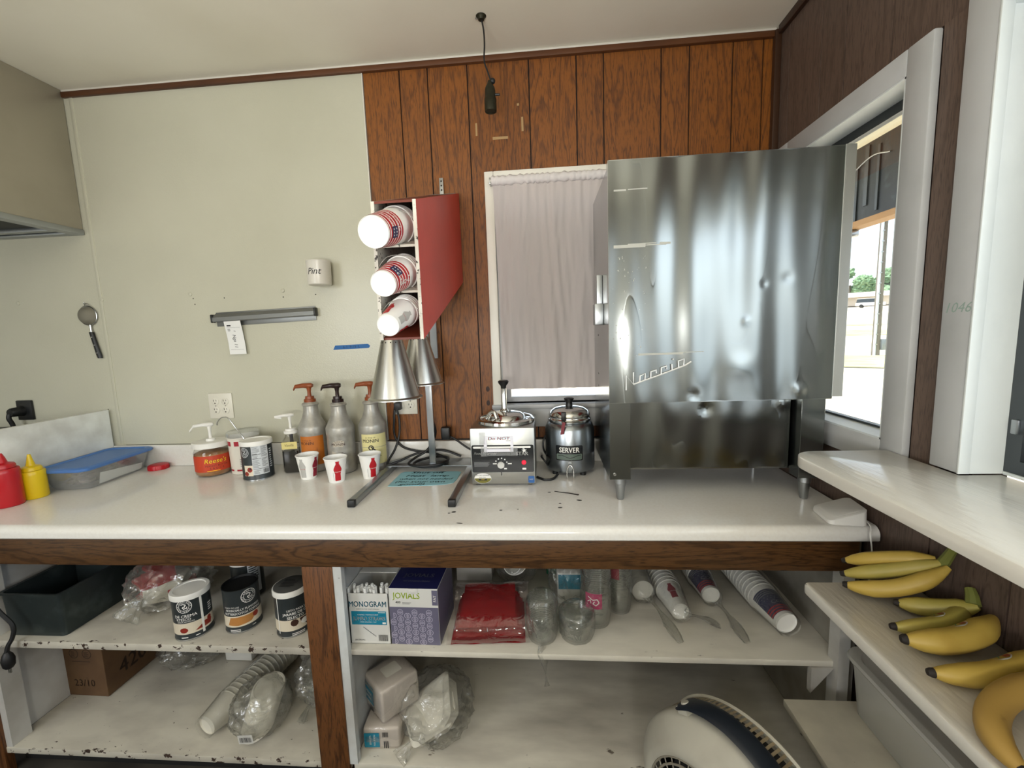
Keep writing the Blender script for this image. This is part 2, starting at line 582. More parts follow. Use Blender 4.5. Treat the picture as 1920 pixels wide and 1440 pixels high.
# ------------------------------------------------------------------ back wall
BW = (-0.185, 0.50, 1.16, 2.062)                    # glazed opening in the back wall
g = G()
for a0, a1, z0, z1 in minus((-3.4, 0.97, 0, HC), [BW]):
    g.box(a0, a1, 0.007, 0.10, z0, z1)
wall_back = struct(g, 'wall_back', 'groove')
edges = [-0.693, -0.545, -0.432, -0.274, -0.034, 0.148, 0.251, 0.466, 0.570, 0.727, 0.835, 0.892]
for a, b in zip(edges, edges[1:]):
    for r in minus((a + 0.0025, b - 0.0025, 1.012, 2.505), [(-0.221, 0.536, 1.06, 2.095)]):
        if r[1] - r[0] > 0.006 and r[3] - r[2] > 0.006:
            G().box(r[0], r[1], 0.0, 0.0072, r[2], r[3]).build('plank', 'oak_panel', wall_back, 0)
G().box(-3.32, -1.962, -0.003, 0.007, 0.86, 2.505).build('wall_panel', 'hardboard_white', wall_back, 0)
G().box(-1.946, -0.697, -0.003, 0.007, 1.008, 2.505).build('wall_panel', 'hardboard_white', wall_back, 0)
G().box(-1.962, -1.946, -0.006, 0.006, 1.0, 2.503, 0.002).build('seam_batten', 'hardboard_white', wall_back)
G().box(-0.697, -0.693, -0.005, 0.006, 1.01, 2.503).build('edge_strip', 'caulk', wall_back, 0)
for x, z in ((-1.948, 1.668), (-1.531, 1.674), (-1.109, 1.672), (-2.358, 1.668)):
    G().lathe([(0.009, 0), (0.008, 0.003), (0.004, 0.0045), (0, 0.005)], 12, 0, T(x, -0.003, z) @ R(90, 'X')).build('screw_cap', 'hardboard_white', wall_back)
mat('pin_hole', '#2a2622', 0.9)
for x, z in ((-1.377, 1.652), (-1.52, 1.655), (-1.515, 1.63), (-1.11, 1.645), (-0.965, 1.65), (-2.0, 1.175), (-2.07, 1.16)):
    G().lathe([(0.0028, 0), (0, 0.0006)], 8, 0, T(x, -0.003, z) @ R(90, 'X')).build('pin_hole', 'pin_hole', wall_back, 0)
mat('old_tape', '#a98a5e', 0.5)
tape = []
for x0, x1, z0, z1 in ((-0.250, -0.243, 2.238, 2.285), (-0.068, -0.060, 2.243, 2.296), (-0.183, -0.122, 2.219, 2.229), (-0.083, -0.075, 2.338, 2.346)):
    G().box(x0, x1, -0.0008, 0, z0, z1).build('tape_remnant', 'old_tape', wall_back, 0)
mat('knot', '#2e160a', 0.6)
for x, z in ((-0.245, 1.225), (-0.245, 1.165)):
    G().lathe([(0.008, 0), (0, 0.0006)], 12, 0, T(x, 0.0, z) @ R(90, 'X') @ Matrix.Diagonal((1, 1.5, 1, 1))).build('knot', 'knot', wall_back, 0)
struct(G().box(-1.985, 0.875, -0.016, 0.004, 2.500, 2.521, 0.002), 'trim_1', 'brown_trim')
struct(G().box(-1.985, 0.875, -0.013, 0.004, 2.521, 2.5299, 0.002), 'trim_2', 'caulk')
struct(G().box(0.866, 0.8895, -0.024, -0.001, 1.0, 2.52, 0.004), 'trim_3', 'dark_trim')
struct(G().box(0.874, 0.8895, -3.2, -0.024, 2.500, 2.5299, 0.003), 'trim_4', 'dark_trim')

# ------------------------------------------------------------------ back window
w1 = thing('window_1', None, None, (0, 0, 0)); w1['kind'] = 'structure'
g = G()
g.box(-0.221, -0.185, -0.020, -0.0005, 1.145, 2.095, 0.003).box(0.50, 0.536, -0.020, -0.0005, 1.145, 2.095, 0.003)
g.box(-0.185, 0.50, -0.020, -0.0005, 2.062, 2.095, 0.003)
g.build('casing', 'cream_white', w1)
G().box(-0.225, 0.54, -0.034, 0.05, 1.142, 1.160, 0.003).build('sill', 'white_paint', w1)
G().box(-0.221, 0.536, -0.018, -0.0005, 1.062, 1.142, 0.003).build('apron', 'white_paint', w1)
g = G()
for a in ((-0.1855, -0.172), (0.487, 0.5005)):
    g.box(a[0], a[1], -0.001, 0.09, 1.158, 2.064)
g.box(-0.172, 0.487, -0.001, 0.09, 2.05, 2.064)
g.build('jamb', 'white_paint', w1, 0)
g = G()
for a in ((-0.172, -0.150), (0.465, 0.487)):
    g.box(a[0], a[1], 0.05, 0.075, 1.16, 2.05)
g.box(-0.150, 0.465, 0.05, 0.075, 1.16, 1.180).box(-0.150, 0.465, 0.05, 0.075, 2.03, 2.05).box(-0.150, 0.465, 0.05, 0.075, 1.925, 1.945)
g.build('sash', 'white_paint', w1, 0)
G().box(-0.150, 0.465, 0.060, 0.063, 1.180, 1.925).build('pane', 'window_glass', w1, 0)
G().box(-0.150, 0.465, 0.060, 0.063, 1.945, 2.03).build('pane', 'window_glass', w1, 0)
G().box(-0.172, 0.487, 0.086, 0.088, 1.23, 1.955).build('dimming_screen', 'dimming_screen', w1, 0)  # added unseen screen, dims the daylight behind the lower curtain

# ------------------------------------------------------------------ right wall
RW = (-0.622, -0.12, 1.148, 2.032)                  # window 2 (y0,y1,z0,z1)
SO = (-2.60, -0.840, 1.10, 2.040)                   # service opening
g = G()
for a0, a1, z0, z1 in minus((-3.3, 0.1, 0, HC), [RW, SO]):
    g.box(0.897, 0.965, a0, a1, z0, z1)
wall_right = struct(g, 'wall_right', 'groove')
edges = [-0.002, -0.075, -0.258, -0.370, -0.545, -0.765, -0.94, -1.13, -1.30, -1.42, -1.60, -1.78, -1.95, -2.15, -2.3, -2.5, -2.7, -2.9, -3.1, -3.28]
for a, b in zip(edges, edges[1:]):
    for r in minus((b + 0.002, a - 0.002, 0.0, 2.52), [(-0.693, -0.052, 1.075, 2.095), (-2.68, -0.770, 1.08, 2.115)]):
        if r[1] - r[0] > 0.006 and r[3] - r[2] > 0.006:
            G().box(0.8897, 0.8972, r[0], r[1], r[2], r[3]).build('plank', 'walnut_panel', wall_right, 0)

w2 = thing('window_2', None, None, (0, 0, 0)); w2['kind'] = 'structure'
g = G()
g.box(0.870, 0.8895, -0.693, -0.622, 1.078, 2.092, 0.004)
g.build('casing', 'white_paint', w2)
G().box(0.870, 0.8895, -0.120, -0.052, 1.078, 2.092, 0.004).build('casing', 'white_paint', w2)
G().box(0.870, 0.8895, -0.6225, -0.1195, 2.030, 2.092, 0.004).build('casing', 'white_paint', w2)
G().box(0.870, 0.8895, -0.6225, -0.1195, 1.078, 1.150, 0.004).build('apron', 'white_paint', w2)
g = G()
g.box(0.872, 0.972, -0.634, -0.618, 1.14, 2.04).box(0.872, 0.972, -0.124, -0.108, 1.14, 2.04)
g.box(0.872, 0.972, -0.634, -0.108, 2.027, 2.044).box(0.872, 0.975, -0.634, -0.108, 1.138, 1.154)
g.build('jamb', 'white_jamb', w2, 0)
g = G()
for a in ((-0.618, -0.608), (-0.134, -0.124)):
    g.box(0.945, 0.965, a[0], a[1], 1.154, 2.027)
g.box(0.945, 0.965, -0.608, -0.134, 2.000, 2.027).box(0.945, 0.965, -0.608, -0.134, 1.154, 1.160)
g.build('sash', 'alu_dark', w2, 0)
G().box(0.954, 0.957, -0.608, -0.134, 1.160, 2.000).build('pane', 'window_glass', w2, 0)

w3 = thing('window_3', None, None, (0, 0, 0)); w3['kind'] = 'structure'
G().box(0.868, 0.8895, -0.840, -0.770, 1.1305, 2.112, 0.003).build('casing', 'white_paint', w3)
G().box(0.868, 0.8895, -2.66, -0.840, 2.042, 2.112, 0.003).build('header_casing', 'white_paint', w3)
G().box(0.868, 0.8895, -2.67, -2.60, 1.1305, 2.042, 0.003).build('casing', 'white_paint', w3)
g = G()
g.box(0.8885, 0.972, -0.8405, -0.826, 1.1305, 2.05)
g.box(0.866, 0.8885, -0.8425, -0.838, 1.1305, 2.045, 0.001)
g.build('jamb', 'white_jamb', w3)
G().box(0.8885, 0.972, -2.60, -0.8405, 2.036, 2.05).build('head_jamb', 'white_jamb', w3, 0)
G().box(0.950, 0.972, -2.6, -0.845, 1.1305, 1.137, 0.001).build('track_board', 'white_jamb', w3)
g = G()
g.box(0.955, 0.975, -0.870, -0.8405, 1.137, 2.036).box(0.955, 0.975, -1.010, -0.870, 1.137, 1.165).box(0.955, 0.975, -1.010, -0.870, 2.01, 2.036).box(0.955, 0.975, -1.030, -1.010, 1.137, 2.036)
g.build('sliding_sash', 'alu_dark', w3, 0)
G().box(0.963, 0.966, -1.010, -0.870, 1.165, 2.01).build('pane', 'screen_dark', w3, 0)
G().box(0.948, 0.956, -0.864, -0.852, 1.22, 1.25, 0.002).build('latch', 'alu', w3)
mat('faded_ink', '#8fa39a', 0.6)
mat('smudge', '#bdb6ab', 0.6)
print_on('handwriting', [('t', '1046', 0.030, 0, 0, 0, 0, {'shear': 0.25})], ['faded_ink'], w3, on_plane((0.868, -0.805, 1.480), (0, -1, 0), (0, 0, 1)))

# the serving ledge through the opening, the shelf below it and the low board
def ledge_poly(x0, x1, y0, y1, r):
    p = [(x1, y0), (x1, y1)]
    for k in range(9):
        a = pi / 2 + (pi / 2) * k / 8
        p.append((x0 + r + r * cos(a), y1 - r + r * sin(a)))
    p.append((x0, y0))
    return p
g = G()
g.prism([(0.949, -2.58), (0.949, -0.8435), (0.8675, -0.8435), (0.8675, -0.652)] +
        [(0.625 + 0.06 + 0.06 * cos(pi / 2 + pi / 2 * k / 8), -0.652 - 0.06 + 0.06 * sin(pi / 2 + pi / 2 * k / 8)) for k in range(9)] + [(0.625, -2.58)], 0.030, 0, T(0, 0, 1.10), 0.004)
tag(g.build('serving_ledge', 'shelf_enamel'), 'glossy white painted serving ledge under the sliding window', 'ledge')
g = G()
g.prism(ledge_poly(0.636, 0.888, -2.4, -0.722, 0.014), 0.026, 0, T(0, 0, 0.784), 0.004)
tag(g.build('fruit_shelf', 'shelf_enamel'), 'white painted wall shelf that carries the bananas', 'shelf')
g = G()
g.box(0.621, 0.888, -2.2, -0.690, 0.430, 0.450, 0.002)
mat_chipped('low_board_paint', '#cfcab8', '#4a4036', 30, 0.70, 0.72)
tag(g.build('low_shelf', 'low_board_paint'), 'low cream shelf board beside the fan, below the banana shelf', 'shelf')
# brackets that carry the shelves from the wall
# ================================================================== counter and cabinet
CT = 0.910
g = G()
# bullnosed slab
prof = [(0.0, 0.872), (0.0, 0.910), (-0.612, 0.910)]
prof += [(-0.612 - 0.023 * sin(a * pi / 12), 0.887 + 0.023 * cos(a * pi / 12)) for a in range(1, 7)]
prof += [(-0.635, 0.874), (-0.631, 0.870), (-0.600, 0.870)]
g.prism([(y, z) for y, z in prof], 2.865, 0, Matrix(((0, 0, 1, -1.985), (1, 0, 0, 0), (0, 1, 0, 0), (0, 0, 0, 1))))
ctop = g.build('countertop', 'laminate', smooth=30)
tag(ctop, 'long white laminate countertop with a rounded front edge', 'countertop')
G().box(-1.984, 0.88, -0.022, -0.0035, 0.9102, 1.0075, 0.004).build('backsplash', 'laminate', ctop)

mat_chipped('shelf_left_paint', '#cdc8ba', '#3a2a22', 44, 0.690, 0.705, front=(-0.612, 0.018, 0.105), stretch=(0.8, 1.6, 1))
mat_chipped('shelf_right_paint', '#dcd7ca', '#6b6258', 24, 0.70, 0.74, front=(-0.60, 0.04, 0.04), stretch=(0.5, 1.5, 1))
mat_chipped('carcass_paint', '#c9c8c4', '#5a5048', 22, 0.72, 0.74)
mat_chipped('divider_paint', '#d3d6d6', '#4d3c2e', 40, 0.72, 0.74)
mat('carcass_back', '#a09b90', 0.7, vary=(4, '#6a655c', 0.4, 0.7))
mat('toe_dark', '#141414', 0.7)

cab = thing('shelf_cabinet', 'long open cabinet with brown oak rail and chipped white shelves under the counter', 'cabinet', (0, 0, 0))
G().box(-1.985, 0.840, -0.622, -0.600, 0.779, 0.8698, 0.002).build('rail', 'oak_rail', cab)
G().box(-0.752, -0.656, -0.622, -0.598, 0.0, 0.7788, 0.002).build('stile', 'oak_stile', cab)
G().box(-1.915, -1.885, -0.622, -0.596, 0.0, 0.7788, 0.002).build('stile', 'oak_stile', cab)
G().box(-0.656, -0.646, -0.598, -0.024, 0.103, 0.8695).build('divider', 'divider_paint', cab, 0)
G().box(-0.656, -0.630, -0.618, -0.5975, 0.103, 0.8695).build('divider_edge', 'divider_paint', cab, 0)
G().box(-1.885, -1.862, -0.612, -0.555, 0.103, 0.8695).build('side_post', 'carcass_paint', cab, 0)
G().box(-1.92, -1.898, -0.597, -0.024, 0.103, 0.8695).build('side_panel', 'carcass_paint', cab, 0)
G().box(0.806, 0.836, -0.618, -0.575, 0.0, 0.7788).build('side_post', 'carcass_paint', cab, 0)
G().box(0.838, 0.860, -0.60, -0.024, 0.103, 0.8695).build('side_panel', 'carcass_back', cab, 0)
G().box(-1.92, 0.86, -0.0225, -0.004, 0.0, 0.8695).build('back_panel', 'carcass_back', cab, 0)
G().box(-1.898, -0.656, -0.612, -0.024, 0.478, 0.5025, 0.002).build('shelf', 'shelf_left_paint', cab)
G().box(-0.6455, 0.838, -0.5975, -0.024, 0.470, 0.4885, 0.002).build('shelf', 'shelf_right_paint', cab)
G().box(-1.898, -0.656, -0.614, -0.024, 0.080, 0.1028, 0.002).build('shelf', 'shelf_left_paint', cab)
G().box(-0.6455, 0.838, -0.614, -0.024, 0.080, 0.1028, 0.002).build('shelf', 'shelf_right_paint', cab)
for x0, x1 in ((-1.885, -1.86), (0.78, 0.806)):
    G().box(x0, x1, -0.56, -0.10, 0.452, 0.4695).build('cleat', 'carcass_paint', cab, 0)
G().box(-1.9, 0.86, -0.56, -0.545, 0.0, 0.079).build('toe_board', 'toe_dark', cab, 0)
G().prism([(0, 0), (0.06, 0), (0.0, -0.08)], 0.018, 0, T(0.745, -0.585, 0.4695) @ R(90, 'X')).build('gusset', 'carcass_paint', cab, 0)

# low white board closing the counter's left end, stove behind it
g = G()
g.box(-2.005, -1.9855, -1.0, -0.014, 0.872, 1.175, 0.003)
mat_chipped('board_white', '#f0f3f1', '#6a5d4c', 45, 0.74, 0.76)
tag(g.build('end_board', 'board_white'), 'white painted end board closing the left end of the counter', 'board')
mat('black_iron', '#17181a', 0.5)
st = thing('griddle', 'black griddle edge showing behind the white end board', 'griddle', (-2.42, -0.40, 0.0))
G().box(-0.38, 0.38, -0.38, 0.36, 0.12, 1.02, 0.01).build('body', 'black_iron', st)
G().box(-0.36, 0.38, 0.30, 0.385, 1.0205, 1.105, 0.004).build('back_ledge', 'black_iron', st)
for a in (-0.32, 0.32):
    for b in (-0.32, 0.30):
        G().lathe([(0.02, 0), (0.02, 0.122)], 12, 0, T(a, b, 0)).build('foot', 'black_iron', st)

# range hood
mat('hood_steel', '#b0aa9a', 0.45, 0.6, vary=(3, '#a39d8d', 0.4, 0.7))
mat('hood_dark', '#23261f', 0.6)
hd = thing('range_hood', 'dull steel range hood against the wall at the upper left', 'hood', (-1.985, -0.004, 1.945))
G().box(-1.2, 0, -1.3, -0.002, 0.022, 0.584, 0.003).build('side_panel', 'hood_steel', hd)
g = G()
g.box(-0.045, 0.004, -1.3, -0.002, 0.0, 0.022, 0.002)
g.box(-1.2, -0.045, -0.035, -0.002, 0.0, 0.022, 0.002)
g.box(-1.2, -0.045, -0.085, -0.060, 0.004, 0.022, 0.002)
g.build('gutter_rim', 'alu', hd)
G().box(-1.2, -0.045, -1.28, -0.035, 0.0195, 0.0215).build('underside', 'hood_dark', hd, 0)
# ================================================================== things on the counter, left to right
mat('red_plastic', '#b51722', 0.32, sub=0.1)
mat('yellow_plastic', '#dfc014', 0.32, sub=0.1)
mat('white_plastic', '#e4e2dc', 0.38)
mat('black_plastic', '#121314', 0.42)
mat('ink_black', '#17171a', 0.5)
mat('ink_white', '#ecebe6', 0.5)
mat('ink_grey', '#7d7f80', 0.5)
mat('steel', '#c4c5c3', 0.22, 1.0)
mat('steel_brushed', '#b9bab6', 0.34, 1.0, bump=(70, 0.12), stretch=(1, 1, 30))
mat('chrome', '#d8d8d6', 0.10, 1.0)
mat('dark_steel', '#9aa0a5', 0.27, 1.0)

def squeeze(name, label, mt, x, y, r, body, shoulder, tip):
    t = thing(name, label, 'bottle', (x, y, CT), (0, 0, 0), 'squeeze bottles at the left end of the counter')
    G().lathe([(0, 0.001), (r * .94, 0.001), (r, 0.006), (r, body - .012), (r * .985, body), (r * .93, body + .004), (0, body + .004)], 32).build('body', mt, t)
    G().lathe([(r * .80, body + .0045), (r * .80, shoulder), (r * .72, shoulder + .006), (r * .36, shoulder + .011), (r * .24, shoulder + .03), (0.0045, tip), (0, tip)], 28).build('nozzle_cap', mt, t)
    return t
squeeze('ketchup_bottle', 'red plastic squeeze bottle at the left end of the counter', 'red_plastic', -1.925, -0.460, .041, .132, .146, .190)
squeeze('mustard_bottle', 'yellow plastic squeeze bottle beside the red one', 'yellow_plastic', -1.917, -0.385, .037, .100, .112, .165)

# food container with blue lid
mat_film('clear_tub', '#f6f8f8', 0.22, 0.03, 0.12, '#e6e8e6', wrinkle=None)
mat('blue_lid', '#4a76b6', 0.38, sub=0.15)
mat('cookie_dark', '#3a302d', 0.8, vary=(25, '#7a6e68', 0.4, 0.65), bump=(60, 0.6))
mat('paper_white', '#e6e6e3', 0.6)
tub = thing('food_container', 'clear plastic food container with blue lid beside the yellow squeeze bottle', 'container', (-1.868, -0.190, CT), (0, 0, 5))
def rr(hx, hy, r, z, n=5):
    out = []
    for cx, cy, s in ((hx - r, hy - r, 0), (-hx + r, hy - r, 90), (-hx + r, -hy + r, 180), (hx - r, -hy + r, 270)):
        for k in range(n + 1):
            a = rad(s + 90 * k / n)
            out.append((cx + r * cos(a), cy + r * sin(a), z))
    return out
g = G()
g.loft([rr(.070, .122, .02, .001), rr(.078, .132, .025, .012), rr(.094, .156, .03, .086)], 0, False)
g.loft([rr(.070, .122, .02, .001), rr(.03, .06, .01, .001)], 0, False)
g.build('tub', 'clear_tub', tub)
g = G()
g.loft([rr(.102, .166, .032, .080), rr(.105, .169, .034, .084), rr(.105, .169, .034, .091), rr(.098, .162, .03, .095),
        rr(.086, .148, .025, .0955), rr(.082, .144, .024, .091), rr(.0, .06, .0, .0912)], 0, False)
g.build('lid', 'blue_lid', tub)
g = G()
rn = random.Random(4)
for i in range(12):
    x, y = rn.uniform(-.045, .035), rn.uniform(-.10, .10)
    g.lathe([(0, -.006), (.024, -.006), (.026, 0), (.024, .006), (0, .006)], 14, 0, T(x, y, .020 + .008 * (i % 5)) @ R(rn.uniform(-40, 40), 'X') @ R(rn.uniform(-30, 30), 'Y'))
g.ball((-.005, 0, .03), .045, 3, 0, (1.2, 2.2, .75), .35, 3.5, 3, .004)
tag(g.build('cookie_pieces', 'cookie_dark', tub), kind='stuff')
G().grid(6, 3, lambda u, v: Vector((.072 + .010 * v + .002 * sin(u * 9), -.085 + .195 * u, .008 + (.046 - .02 * u) * v)), thick=.0008).build('paper_slip', 'paper_white', tub)
# red jar lid
t = thing('red_jar_lid', 'red screw lid lying on the counter by the blue lidded container', 'lid', (-1.735, -0.060, CT))
g = G().lathe([(0, .022), (.030, .022), (.036, .020), (.038, .016), (.038, .001), (.035, .001), (.035, .016), (0, .017)], 36)
for k in range(36):
    a = 2 * pi * k / 36
    g.box(-.0006, .0006, -.0012, .0012, .002, .015, 0, 1, 0, R(math.degrees(a), 'Z') @ T(.0382, 0, 0))
g.build('cap', 'red_plastic', t)

# peanut butter jar with pump
mat_film('clear_jar', '#fbfaf8', 0.006, 0.012, 0.08, '#e0dcd0', wrinkle=None)
mat('peanut_butter', '#a67a4c', 0.5, vary=(30, '#8a6038', 0.4, 0.7))
mat('label_orange', '#bb3c1c', 0.4)
mat('ink_yellow', '#f0c419', 0.45)
mat('ink_brown', '#3a1c0e', 0.5)
rj = .066
j = thing('peanut_butter_jar', 'peanut butter jar with orange label and white pump on the counter', 'jar', (-1.413, -0.128, CT))
def jr(z):
    return rj
G().lathe([(0, .002), (.058, .002), (.0645, .008), (rj, .016), (rj, .098), (.062, .110), (.056, .120), (.056, .128)], 36).build('glass', 'clear_jar', j)
G().lathe([(0, .004), (.056, .004), (.0625, .010), (.064, .016), (.064, .094), (.050, .100), (0, .103)], 32).build('contents', 'peanut_butter', j)
a0 = face_cam(-1.413, -.128, rad(4))
ff = on_lathe(rj + .0002, a0, .06)
sc_ = {'bold': .02, 'shear': .25}
print_on('label', [('p', rect(-.100, -.036, .100, .030), 0, 0), ('t', "Reese's", .027, .002, .008, 2, 1, {'bold': .05, 'shear': .2}),
                   ('t', "Reese's", .027, .002, .008, 1, 2, {'bold': .012, 'shear': .2}),
                   ('t', 'PEANUT BUTTER', .010, .006, -.012, 2, 1, {'space': 1.1}), ('t', 'SAUCE', .012, .006, -.023, 2, 1, {'space': 1.6}),
                   ('p', textlines(-.03, .04, -.034, -.029, 1, 3), 1, 1)], ['label_orange', 'ink_yellow', 'ink_brown'], j, ff, .006)
def pump(parent, mtl, z, cr, ch, stem, nz, ang, arm=.075, fat=1.0, lidr=None):
    """screw collar, stem and long-beaked pump head turned towards ang"""
    g = G()
    if lidr:
        g.lathe([(0, z + ch), (lidr * .96, z + ch), (lidr, z + ch - .003), (lidr, z), (lidr - .003, z), (lidr - .003, z + ch - .004), (0, z + ch - .004)], 36)
        g.lathe([(.018, z + ch), (.017, z + ch + .010), (.011, z + ch + .012), (0, z + ch + .012)], 24)
        zb = z + ch + .012
    else:
        g.lathe([(cr, z), (cr, z + ch * .55), (cr * .82, z + ch * .6), (cr * .78, z + ch), (0, z + ch)], 24)
        for k in range(24):
            g.box(-.0007, .0007, -.0009, .0009, z + .001, z + ch * .5, 0, 1, 0, R(15 * k, 'Z') @ T(cr, 0, 0))
        zb = z + ch
    g.build('collar', mtl, parent)
    g = G()
    g.lathe([(.0065 * fat, zb - .001), (.0058 * fat, zb + stem * .5), (.0085 * fat, zb + stem), (0, zb + stem)], 16)
    g.build('stem', mtl, parent)
    d = Vector((cos(ang), sin(ang), 0)); s = Vector((-sin(ang), cos(ang), 0)); zt = zb + stem
    rings = []
    for q, w, h, dz in ((-.016, .007, .006, .0), (-.008, .011, .009, .0), (.006, .011, .009, .0), (.022, .0085, .008, .001), (.055, .006, .0065, -.002), (arm, .0045, .005, -.010 - nz)):
        c = d * q + Vector((0, 0, zt + .006 + dz))
        rings.append([c + s * (w * fat * cos(2 * pi * k / 10)) + Vector((0, 0, h * fat * sin(2 * pi * k / 10))) for k in range(10)])
    G().loft(rings).build('pump_head', mtl, parent)
pump(j, 'white_plastic', .121, .02, .022, .050, .012, rad(205), .070, 1.0, .068)

# red banded tub with ladle, dark topping can
mat('tub_white', '#d9d4c9', 0.4)
mat('tub_red', '#a0182a', 0.4)
t = thing('topping_tub', 'white paper tub with red bands behind the dark topping can', 'tub', (-1.290, -0.100, CT))
G().lathe([(0, .001), (.053, .001), (.057, .150), (.060, .152), (.060, .156), (.0585, .156), (.056, .150), (.052, .004), (0, .004)], 36).build('cup', 'tub_white', t)
G().lathe([(0, .178), (.055, .178), (.061, .174), (.062, .157), (.0605, .157)], 36).build('lid', MATS['clear_tub'], t)
a0 = face_cam(-1.29, -.1)
fz = on_lathe(lambda z: .053 + .004 * z / .15 + .0002, a0, .07)
for v0, v1 in ((.052, .071), (-.055, -.048)):
    for u in (-.075, -.036, .003, .042):
        print_on('band', [('p', rect(u, v0, u + .023, v1), 0, 0)], ['tub_red'], t, fz, .006)
print_on('small_print', [('p', textlines(-.020, -.012, -.035, .0, 5), 0, 0)], ['ink_grey'], t, fz, .006)['kind'] = 'stuff'
l = thing('ladle', 'thin steel hooked ladle handle leaning out of the dark topping can', 'ladle', (-1.195, -0.175, CT))
G().tube([(-.164, .025, .212), (-.160, .025, .226), (-.145, .025, .241), (-.128, .024, .245), (-.108, .022, .240), (-.072, .015, .196), (-.038, .006, .158), (-.010, .002, .10), (0, 0, .05)], .0022, 8).build('handle', 'steel', l)
G().ball((.002, 0, .035), .018, 2, 0, (1, 1, .7)).build('bowl', 'steel', l)

mat('can_dark', '#2b3133', 0.38)
mat('can_panel', '#c9cdd0', 0.45)
mat('photo_red', '#8a2a1c', 0.45)
mat('photo_cream', '#d8cdb8', 0.45)
mat('photo_tan', '#b27a3e', 0.45)
mat('photo_brown', '#3b2216', 0.45)
mat('tin', '#b7b9ba', 0.25, 1.0)
def can_body(t, r, h, lid=None, topm=None):
    G().lathe([(0, .002), (r * .94, .002), (r * .97, 0), (r, .001), (r, .004), (r * .985, .006), (r * .985, h - .006), (r, h - .004), (r, h - .001), (r * .95, h - .001)], 40).build('can', ['can_dark'], t)
    G().lathe([(r * 1.003, 0.0005), (r * 1.008, .002), (r * 1.003, .0045), (r * .98, .0055)], 40).build('rim', 'tin', t)
    if lid:
        G().lathe([(0, h + .003), (r * .80, h + .003), (r * .84, h + .006), (r * 1.0, h + .006), (r * 1.035, h + .003), (r * 1.035, h - .012), (r * 1.012, h - .012), (r * 1.01, h), (0, h)], 40).build('lid', lid, t)
    else:
        G().lathe([(r * .99, h - .001), (r * 1.0, h + .001), (r * .955, h + .001), (r * .94, h - .006), (0, h - .006)], 40).build('lid', topm or 'black_plastic', t)
def lion_seal(u, v, r, mi, layer):
    q = ringq(u, v, r * .92, r, 26) + ringq(u, v, r * .62, r * .68, 22)
    for k in range(20):
        if k % 5 != 4:
            a = 2 * pi * k / 20
            q += stroke([(u + r * .74 * cos(a), v + r * .74 * sin(a)), (u + r * .86 * cos(a), v + r * .86 * sin(a))], r * .09)
    q += stroke([(u - r * .35, v + r * .3), (u - r * .1, v + r * .42), (u + r * .25, v + r * .25), (u + r * .1, v), (u - r * .2, v - r * .1), (u + r * .05, v - r * .45)], r * .12)
    q += stroke([(u + r * .40, v - r * .05), (u + r * .3, v - r * .35), (u + r * .05, v - r * .15)], r * .10)
    return ('p', q, mi, layer)
t = thing('topping_can', 'dark topping can with nutrition panel and white lid on the counter', 'can', (-1.178, -0.178, CT))
can_body(t, .057, .152, 'white_plastic')
a0 = face_cam(-1.178, -.178)
ff = on_lathe(.0563, a0, .076)
items = [('p', rect(-.020, -.052, .040, .067), 1, 0), lion_seal(-.050, .040, .020, 1, 0),
         ('p', rect(-.055, -.055, -.020, -.012), 3, 0), ('p', circ(-.032, -.030, .010), 2, 1), ('p', circ(-.046, -.046, .009, 14), 2, 1), ('p', circ(-.029, -.026, .004, 10), 0, 2)]
items += [('p', textlines(-.018, .010, .014, .064, 11, 4), 4, 1), ('p', textlines(.013, .038, .020, .064, 10, 6), 4, 1), ('p', textlines(-.018, .012, -.024, .010, 8, 7), 4, 1),
          ('p', textlines(.014, .036, -.020, .016, 7, 8), 4, 1), ('p', [rect(-.018, .012, .012, .0135), rect(-.018, .030, .012, .0318), rect(-.018, -.029, .038, -.0275)], 0, 2),
          ('p', barcode(.016, -.048, .021, .016, 3), 0, 1), ('p', textlines(-.016, .010, -.048, -.032, 4, 9), 4, 1)]
items += [('p', textlines(.046, .060, -.03, .05, 9, 12), 1, 1)]
print_on('label', items, ['ink_black', 'can_panel', 'photo_red', 'photo_cream', 'ink_grey'], t, ff, .006)

# vanilla pump bottle
mat('syrup_black', '#0c0a09', 0.15)
mat('label_yellow', '#cfc07a', 0.5)
t = thing('vanilla_bottle', 'small square bottle of black liquid with white pump beside the orange label syrup', 'bottle', (-1.068, -0.110, CT), (0, 0, 14))
g = G().loft([rr(.030, .030, .010, .001), rr(.034, .034, .012, .008), rr(.034, .034, .012, .128), rr(.026, .026, .014, .146), rr(.022, .022, .018, .154), rr(.022, .022, .018, .166)], 0, False)
g.build('glass', 'clear_jar', t)
G().loft([rr(.029, .029, .010, .003), rr(.0325, .0325, .012, .010), rr(.0325, .0325, .012, .094)]).build('liquid', 'syrup_black', t)
print_on('label', [('p', rect(-.030, -.014, .030, .016), 0, 0), ('t', 'Vanilla', .014, -.002, .002, 1, 1, {'shear': .3})], ['label_yellow', 'ink_brown'], t, on_plane((0, -.0345, .118), (1, 0, 0), (0, 0, 1)))
G().lathe([(0, .100), (.007, .100), (.007, .160)], 10).build('dip_tube', 'black_plastic', t)
pump(t, 'white_plastic', .165, .026, .020, .050, .0, rad(200), .030, .85)

